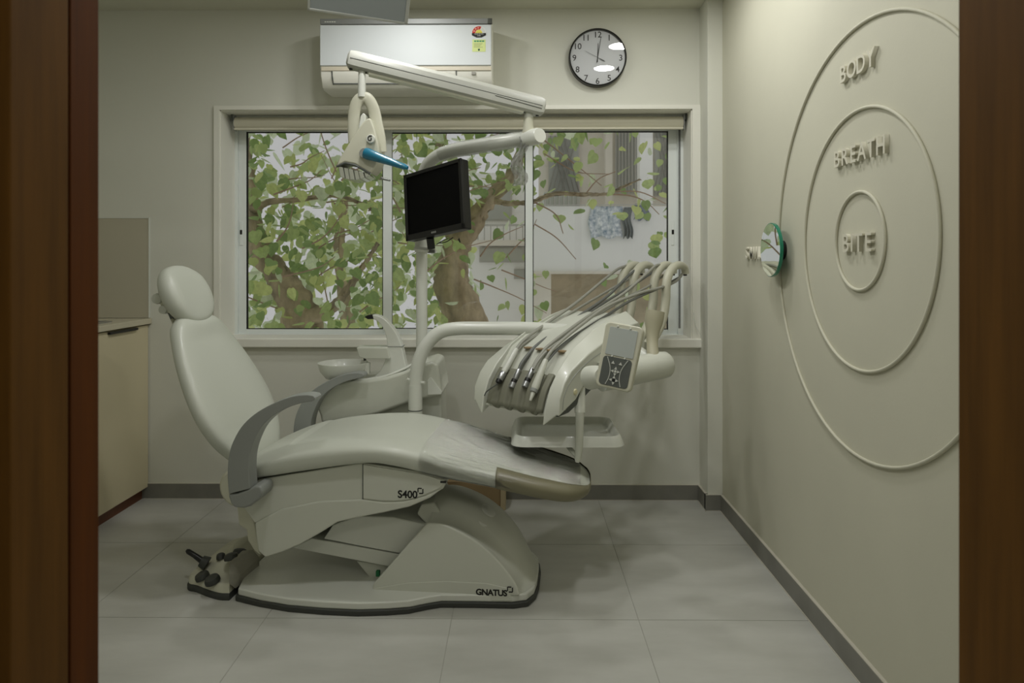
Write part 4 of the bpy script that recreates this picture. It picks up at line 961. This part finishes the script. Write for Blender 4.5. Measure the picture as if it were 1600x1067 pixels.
# ================================================================== CABINET, COUNTERTOP, SPLASHBACK
CX = at(231, 600, BACK - .01).x; ctz = at(232, 497, BACK).z
cab = empty('cabinet', (CX, 3.0, 0)); tag(cab, 'beige base cabinet with a dark edge pull beside the door frame', 'cabinet')
CABM = mat('beige_laminate', (206, 196, 164), .38)
MB().box((LEFT + .002 - CX, -.42, .05), (-.022, BACK - 3.002, ctz - .030)).build('carcass', CABM, cab)
zb = at(229.5, 761.5, BACK - .02).z
dd = MB().box((-.020, .0, zb), (0, BACK - 3.006, ctz - .034)).build('cabinet_door', CABM, cab, bevel=.0015)
MB().box((-.020, -.42, zb), (0, -.004, ctz - .034)).build('cabinet_door', CABM, cab, bevel=.0015)
hy0, hy1 = at_x(168, 508, CX).y - 3, at_x(212, 508, CX).y - 3
MB().box((-.004, hy0, ctz - .048), (.014, hy1, ctz - .036)).build('edge_pull', BLACK, dd, bevel=.002)
MB().box((LEFT + .004 - CX, -.42, 0), (-.028, BACK - 3.014, zb - .004)).build('plinth', mat('red_brown_plinth', (98, 56, 30), .5, var=.15, scale=4, stretch=(2, 2, 12)), cab)
ct = MB().box((LEFT + .004, 2.56, ctz - .028), (CX + .016, BACK - .001, ctz)).build('countertop', mat('pale_stone_top', (198, 192, 168), .25), None, bevel=.003); tag(ct, 'pale stone worktop on the beige cabinet', 'countertop')
sk = empty('sink', (CX - .22, 3.05, ctz)); tag(sk, 'steel sink rim set into the pale worktop', 'sink')
MB().loft([[(x * a, y * a, z) for x, y, z in rect(.17, .21, .05, 0)] for a, z in ()] or [rect(.17, .21, .05, .0), rect(.17, .21, .05, .004), rect(.155, .195, .045, .005), rect(.15, .19, .04, .001)]).build('sink_rim', METAL, sk)
MB().tube([(-.10, .12, .0), (-.10, .12, .02)], .02, 16).build('tap_base', METAL, sk)
bs = empty('splashback', at(195, 418, BACK)); tag(bs, 'grey glossy splashback panel on the wall over the worktop', 'splashback')
sx0, sx1, sz0, sz1 = LEFT + .004 - bs.location.x, at(235, 418, BACK).x - bs.location.x, ctz + .002 - bs.location.z, at(200, 340, BACK).z - bs.location.z
bs.location.y = BACK
MB().box((sx0, -.010, sz0), (sx1 - .004, -.001, sz1 - .004)).build('panel', mat('grey_beige_gloss', (184, 178, 158), .22), bs)
m = MB(); m.box((sx1 - .004, -.012, sz0), (sx1, -.001, sz1)); m.box((sx0, -.012, sz1 - .004), (sx1 - .004, -.001, sz1)); m.build('edge_trim', PLASTIC_W, bs, smooth=0)

# ================================================================== OUTSIDE: HOUSE ACROSS THE LANE
BY = 9.6
PALE = mat('white_limewash', (244, 244, 240), .85, var=.03, scale=1.5)
GREYW = mat('weathered_beige_render', (224, 218, 204), .9, var=.10, scale=1.2)
BRICK = mat('brown_weathered_wall', (180, 168, 142), .9, var=.22, scale=3)
SHADE = mat('dark_window_glass', (172, 174, 166), .3)
BAR = mat('grey_steel_bar', (186, 184, 176), .5)
bld = empty('building', (1.6, BY, -3.0)); tag(bld, 'white and beige apartment house seen through the right-hand panes', 'building')
def bx(px, py, Y): p = at(px, py, Y); return p.x - 1.6, p.z + 3.0
def bbox(name, x0, y0, x1, y1, Y0, Y1, mt, parent=None, bevel=0.0):
    a, b = bx(x0, y1, Y0), bx(x1, y0, Y0)
    return MB().box((a[0], Y0 - BY, a[1]), (b[0], Y1 - BY, b[1])).build(name, mt, parent or bld, smooth=0, bevel=bevel)
uw = bbox('upper_wall', 842, 120, 1260, 330, BY + .9, BY + 1.1, GREYW)
bbox('parapet', 834, 322, 1260, 424, BY, BY + .18, PALE)
bbox('balcony_slab', 834, 424, 1260, 428, BY - .05, BY + .9, GREYW)
bbox('lower_wall', 858, 426, 1260, 640, BY + .5, BY + .7, BRICK)
bbox('pillar', 834, 426, 861, 640, BY + .02, BY + .3, GREYW)
bbox('pillar', 1000, 150, 1020, 324, BY + .06, BY + .3, PALE)
bbox('pillar', 946, 150, 957, 324, BY + .5, BY + .7, GREYW)
# barred windows of the upper floor
for (x0, x1, y0, y1, diag) in ((857, 905, 212, 300, 1), (962, 998, 200, 302, 0), (1022, 1062, 200, 306, 1), (1080, 1150, 200, 306, 0)):
    w = bbox('window', x0, y0, x1, y1, BY + .84, BY + .92, BAR)
    bbox('pane', x0 + 2, y0 + 2, x1 - 2, y1 - 2, BY + .82, BY + .86, SHADE, w)
    m = MB(); n = 7
    for k in range(n + 1):
        f = k / n
        if diag:
            for sgn in (0, 1):
                a = bx(x0 + (x1 - x0) * f, y1, BY + .78); b = bx(x0 + (x1 - x0) * (1 - f if sgn else f) , y0, BY + .78)
                c = bx(x0 + (x1 - x0) * ((f + .5) % 1.0), y0, BY + .78)
                m.tube([(a[0], .78, a[1]), (c[0], .78, c[1])], .010, 5)
        else:
            a = bx(x0 + (x1 - x0) * f, y1, BY + .78); b = bx(x0 + (x1 - x0) * f, y0, BY + .78); m.tube([(a[0], .78, a[1]), (b[0], .78, b[1])], .010, 5)
    m.build('grille', BAR, w, smooth=0)
g = bbox('window_box', 850, 300, 906, 321, BY + .1, BY + .8, mat('grey_green_box', (196, 200, 188), .7))
for k in range(8):
    a = bx(852 + 7.2 * k, 320, BY + .08); b = bx(852 + 7.2 * k, 302, BY + .08); MB().tube([(a[0], .08, a[1]), (b[0], .08, b[1])], .012, 5).build('box_bar', BAR, g, smooth=0)
# neighbouring white house with balcony, between the trunk and the middle mullion
b2 = empty('building', (-.2, 11.5, -3.0)); tag(b2, 'far white house with a railed balcony left of the middle mullion', 'building')
def b2x(name, x0, y0, x1, y1, Y0, Y1, mt, parent=None):
    a, b = at(x0, y1, Y0), at(x1, y0, Y0); o = Vector((-.2, 11.5, -3.0))
    return MB().box((a.x - o.x, Y0 - 11.5, a.z - o.z), (b.x - o.x, Y1 - 11.5, b.z - o.z)).build(name, mt, parent or b2, smooth=0)
b2x('wall', 735, 270, 834, 640, 11.5, 11.7, PALE)
b2x('balcony_slab', 735, 375, 834, 383, 10.9, 11.5, GREYW)
for k in range(9): b2x('railing_post', 746 + 10 * k, 352, 747.5 + 10 * k, 376, 10.95, 10.98, BAR)
b2x('railing', 735, 350, 834, 353, 10.94, 10.99, BAR)
w = b2x('window', 752, 292, 800, 345, 11.44, 11.52, BAR); b2x('pane', 755, 295, 797, 343, 11.42, 11.46, SHADE, w)
w = b2x('window', 749, 386, 820, 410, 11.44, 11.52, BAR); b2x('pane', 752, 388, 817, 408, 11.42, 11.46, mat('pale_grey_glass', (180, 182, 172), .4), w)
w = b2x('window', 803, 420, 822, 436, 11.44, 11.52, BAR); b2x('pane', 805, 422, 820, 434, 11.42, 11.46, SHADE, w)
# washing over the parapet
def cloth(x0, x1, y0, y1, mt, name, label, seed, Y=BY - .03):
    rnd = random.Random(seed); rows = []; n, m_ = 14, 10; c = at((x0 + x1) / 2, y1, Y)
    for j in range(m_):
        f = j / (m_ - 1); rows.append([at(x0 + (x1 - x0) * i / (n - 1) + 2 * sin(j * .8 + seed), y0 + (y1 - y0) * f + (2.5 * sin(i * .9 + seed) if j == m_ - 1 else 0), Y - .03 * f - .025 * sin(i * 1.3 + seed) * f) - c for i in range(n)])
    V_ = [p for r in rows for p in r]
    o = MB().add(V_, [(j*n+i, j*n+i+1, (j+1)*n+i+1, (j+1)*n+i) for j in range(m_-1) for i in range(n-1)]).build(name, mt, None, smooth=70, loc=c)
    o.modifiers.new('thickness', 'SOLIDIFY').thickness = .008; tag(o, label, 'laundry', 'washing over the white parapet')
BT = mat('blue_patterned_cotton', (120, 160, 190), .9, var=.45, scale=16, var2=(214, 226, 228))
cloth(921, 971, 322, 371, BT, 'towel', 'pale blue patterned towel hung over the white parapet', 1)
cloth(974, 987, 324, 371, mat('dark_cotton', (112, 118, 118), .9, var=.2, scale=10), 'trousers', 'narrow dark garment hung beside the blue towel', 2)
cloth(992, 1013, 318, 343, mat('grey_blue_cotton', (128, 138, 150), .9, var=.3, scale=14), 'shirt', 'bunched grey-blue garment right of the dark one', 3)
MB().tube([at(834, 321, BY - .05) - at(950, 321, BY - .05), at(1060, 319, BY - .05) - at(950, 321, BY - .05)], .008, 6).build('washing_line', BAR, None, loc=at(950, 321, BY - .05))
tag(bpy.data.objects['washing_line'], 'thin washing line stretched along the top of the white parapet', 'washing line')

# ================================================================== TREES
BARK = mat('grey_brown_bark', (168, 152, 124), .95, var=.45, scale=9, bump=1.0, bscale=24, stretch=(1, 1, .45))
TWIG = mat('red_brown_twig', (168, 142, 120), .9)
def leaf_mat(name, rgb, var2):
    m = mat(name, rgb, .55, var=.22, scale=3.0, var2=var2); nt = m.node_tree; b = nt.nodes['Principled BSDF']; out = [n for n in nt.nodes if n.type == 'OUTPUT_MATERIAL'][0]
    tr = nt.nodes.new('ShaderNodeBsdfTranslucent'); mx = nt.nodes.new('ShaderNodeMixShader'); mx.inputs[0].default_value = .35
    tr.inputs[0].default_value = (*lin(var2), 1); nt.links.new(b.outputs[0], mx.inputs[1]); nt.links.new(tr.outputs[0], mx.inputs[2]); nt.links.new(mx.outputs[0], out.inputs[0]); return m
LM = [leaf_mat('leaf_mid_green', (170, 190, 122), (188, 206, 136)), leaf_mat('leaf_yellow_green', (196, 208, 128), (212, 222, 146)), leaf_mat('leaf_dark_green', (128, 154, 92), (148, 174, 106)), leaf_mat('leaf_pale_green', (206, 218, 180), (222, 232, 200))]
def leaf_geo():
    """heart-shaped blade with a folded midrib, length 1 along -z, and a stalk"""
    half = [(0, 0), (.22, .08), (.44, -.04), (.54, -.26), (.46, -.52), (.24, -.76), (.0, -1.0)]
    V = [(x, .16 * x, z) for x, z in half] + [(-x, .16 * x, z) for x, z in half[1:-1]] + [(0, -.02, -.3), (0, -.02, -.6), (.012, 0, .28), (-.012, 0, .28)]
    a, b = 12, 13
    Fc = [(0, 1, a), (1, 2, a), (2, 3, a), (3, 4, b, a), (4, 5, b), (5, 6, b), (0, a, 7), (7, a, 8), (8, a, 9), (9, a, b, 10), (10, b, 11), (11, b, 6), (0, 14, 15)]
    return V, Fc
LV, LF = leaf_geo()
def leaf_mesh(i):
    me = bpy.data.meshes.new('leaf'); me.from_pydata(LV, [], LF); me.materials.append(LM[i]); me.polygons.foreach_set('use_smooth', [True] * len(me.polygons)); return me
LMESH = [leaf_mesh(i) for i in range(4)]
def leaf_matrix(p, size, rnd):
    return Matrix.Translation(p) @ Matrix.Rotation(rnd.uniform(0, 6.28), 4, 'Z') @ Matrix.Rotation(rnd.gauss(0, .75), 4, 'X') @ Matrix.Rotation(rnd.gauss(0, .5), 4, 'Y') @ Matrix.Diagonal((size * rnd.uniform(.8, 1.05), size, size, 1))
def limb(path, radii, name, mt, parent, org, n=10, rough=.12, seed=1):
    rnd = random.Random(seed); P = bez([p - org for p in path], 6); Rr = [lerp_tab([(k * 6, r) for k, r in enumerate(radii)], i) for i in range(len(P))]
    m = MB().tube(P, Rr, n); 
    if rough: m.v = [tuple(Vector(v) + Vector((rnd.uniform(-1, 1), rnd.uniform(-1, 1), rnd.uniform(-.5, .5))) * rough * .06) for v in m.v]
    return m.build(name, mt, parent, smooth=70)
def tree(org, label, trunk_px, Y, branches, density, total, seed, parts=150, yr=(-.9, 1.0), size=(.055, .115), weights=(5, 3, 4, 1), name='tree', group='trees outside the window'):
    root = empty(name, org); tag(root, label, 'tree', group); O = Vector(org); rnd = random.Random(seed)
    if trunk_px:
        for k, pth in enumerate(trunk_px):
            limb([at(x, y, Y + dy) for x, y, dy, r in pth], [r / F_PX * Y for x, y, dy, r in pth], 'trunk' if k == 0 else 'bough', BARK, root, O, 14, .35 if k == 0 else .2, seed + k)
    for k, pth in enumerate(branches):
        limb([at(x, y, Y + dy) for x, y, dy, r in pth], [r / F_PX * Y for x, y, dy, r in pth], 'branch', TWIG, root, O, 6, .0, seed + 50 + k)
    leaves = []
    tries = 0
    while len(leaves) < total and tries < total * 40:
        tries += 1; px, py = rnd.uniform(250, 1150), rnd.uniform(90, 620)
        if rnd.random() > density(px, py): continue
        YY = Y + rnd.uniform(*yr); s = rnd.uniform(*size); leaves.append((at(px, py, YY), s, YY, rnd.choices(range(4), weights)[0], px, py))
    inside = [l for l in leaves if 375 < l[4] < 1055 and 195 < l[5] < 525]
    inside.sort(key=lambda l: -l[1] / l[2]); own = set(id(l) for l in inside[:parts])
    for l in leaves:
        if id(l) in own:
            o = bpy.data.objects.new('leaf', LMESH[l[3]]); col.objects.link(o); o.parent = root; o.matrix_local = leaf_matrix(l[0] - O, l[1], rnd)
    rest = [l for l in leaves if id(l) not in own]; V_, Fc, Mi = [], [], []
    for l in rest:
        Mm = leaf_matrix(l[0] - O, l[1], rnd); n = len(V_); V_ += [tuple(Mm @ Vector(v)) for v in LV]; Fc += [tuple(i + n for i in f) for f in LF]; Mi += [l[3]] * len(LF)
    me = bpy.data.meshes.new('foliage'); me.from_pydata(V_, [], Fc)
    for q in LM: me.materials.append(q)
    me.polygons.foreach_set('material_index', Mi); me.polygons.foreach_set('use_smooth', [True] * len(Fc))
    o = bpy.data.objects.new('foliage', me); col.objects.link(o); o.parent = root; o['kind'] = 'stuff'
    return root
def twigs(spec, seed, n):
    rnd = random.Random(seed); out = []
    for k in range(n):
        x, y = rnd.uniform(spec[0], spec[1]), rnd.uniform(spec[2], spec[3]); a = rnd.uniform(-.7, .7) + (0 if rnd.random() < .6 else 1.4); l = rnd.uniform(50, 120); dy = rnd.uniform(-.8, .6)
        pts = [(x + l * t * cos(a) + 6 * sin(t * 4 + k), y - l * t * sin(a) + 10 * sin(t * 2.4 + k) , dy + .3 * t, 1.3 * (1 - .6 * t)) for t in (0, .33, .66, 1)]
        out.append(pts)
    return out
# left tree
def dl(px, py):
    if px > 700: return 0
    d = .85 if px < 615 else .25
    if py < 265 and 425 < px < 560: d *= .28
    if py < 235: d *= .7
    if 425 < px < 500 and py > 430: d *= .45
    return d
lt_t = [[(487, 640, .1, 40), (478, 560, .1, 36), (470, 500, .05, 31), (455, 462, 0, 25), (430, 425, 0, 20), (408, 392, 0, 16), (395, 350, 0, 13), (390, 300, .1, 11), (384, 240, .2, 9), (372, 150, .3, 7)],
        [(470, 497, 0, 16), (505, 490, -.05, 11), (528, 472, -.1, 7), (545, 450, -.15, 5), (562, 425, -.2, 4), (590, 380, -.2, 3)],
        [(392, 330, 0, 6), (425, 315, -.1, 4.5), (470, 312, -.2, 3.5), (520, 306, -.2, 2.6), (565, 318, -.2, 2), (596, 338, -.2, 1.4)]]
tree((at(480, 640, 5.3).x, 5.3, -3.0), 'leafy tree with a stout mottled trunk behind the left-hand panes', lt_t, 5.3, twigs((380, 600, 230, 500), 3, 26), dl, 1550, 11, yr=(-.8, 1.1))
# right tree
def dr(px, py):
    if px < 560: return 0
    if px < 600: return .3
    if px < 835:
        d = .8 if py < 330 else .42
        if px > 745 and py > 300: d = .16
        if 690 < px < 760 and py > 390: d = .08
        return d
    if py < 300: return .34 if px < 915 else .20
    if py < 350: return .12
    if py < 420: return .055
    return .07 if px < 960 else .03
rt_t = [[(742, 640, .1, 40), (736, 540, .05, 34), (726, 490, 0, 30), (706, 442, 0, 28), (712, 396, 0, 21), (738, 350, 0, 14), (764, 313, 0, 11), (800, 272, .1, 9), (818, 225, .2, 7), (832, 140, .3, 6)],
        [(714, 392, 0, 12), (700, 340, .1, 9), (690, 290, .2, 7), (684, 240, .2, 6), (690, 150, .3, 4)],
        [(770, 314, 0, 4.5), (800, 318, -.1, 3.6), (833, 315, -.2, 3.2), (866, 303, -.2, 2.8), (914, 304, -.2, 2.5), (947, 303, -.2, 2.0), (976, 291, -.2, 1.4), (1000, 280, -.2, .8)]]
rb = [[(947, 303, -.2, 1.6), (985, 306, -.2, 1.2), (1010, 316, -.2, .9), (1030, 335, -.2, .6)], [(914, 304, -.2, 1.3), (935, 280, -.2, 1.0), (962, 268, -.2, .7)], [(833, 315, -.2, 1.4), (868, 335, -.2, 1.0), (880, 365, -.2, .7)],
      [(835, 350, -.2, 1.2), (870, 372, -.2, 1.0), (900, 405, -.2, .6)], [(845, 215, -.2, 1.3), (890, 250, -.2, 1.0), (940, 290, -.2, .7)], [(850, 240, 0, 1.1), (900, 268, 0, .9), (950, 272, 0, .6)], [(955, 300, -.2, 1.2), (1000, 300, -.1, 1.0), (1040, 318, 0, .7)]]
tree((at(742, 640, 5.7).x, 5.7, -3.0), 'leafy tree with a forked leaning trunk behind the middle pane', rt_t, 5.7, rb + twigs((615, 800, 220, 440), 5, 18), dr, 1250, 23, yr=(-.7, .9))
# foliage farther off, distance haze put into its pale leaf colour
def dp(px, py): return (.8 if px < 620 else (.5 if px < 745 else .03)) * (.45 if py < 300 else .8)
tree((at(520, 640, 8.2).x, 8.2, -3.0), 'pale hazy tree standing behind the two leafy trees', [[(540, 700, 0, 16), (545, 520, 0, 12), (530, 400, .1, 8), (540, 300, .1, 5)]], 8.2, [], dp, 800, 31, parts=60, yr=(-.6, .8), size=(.13, .24), weights=(1, 2, 0, 9))
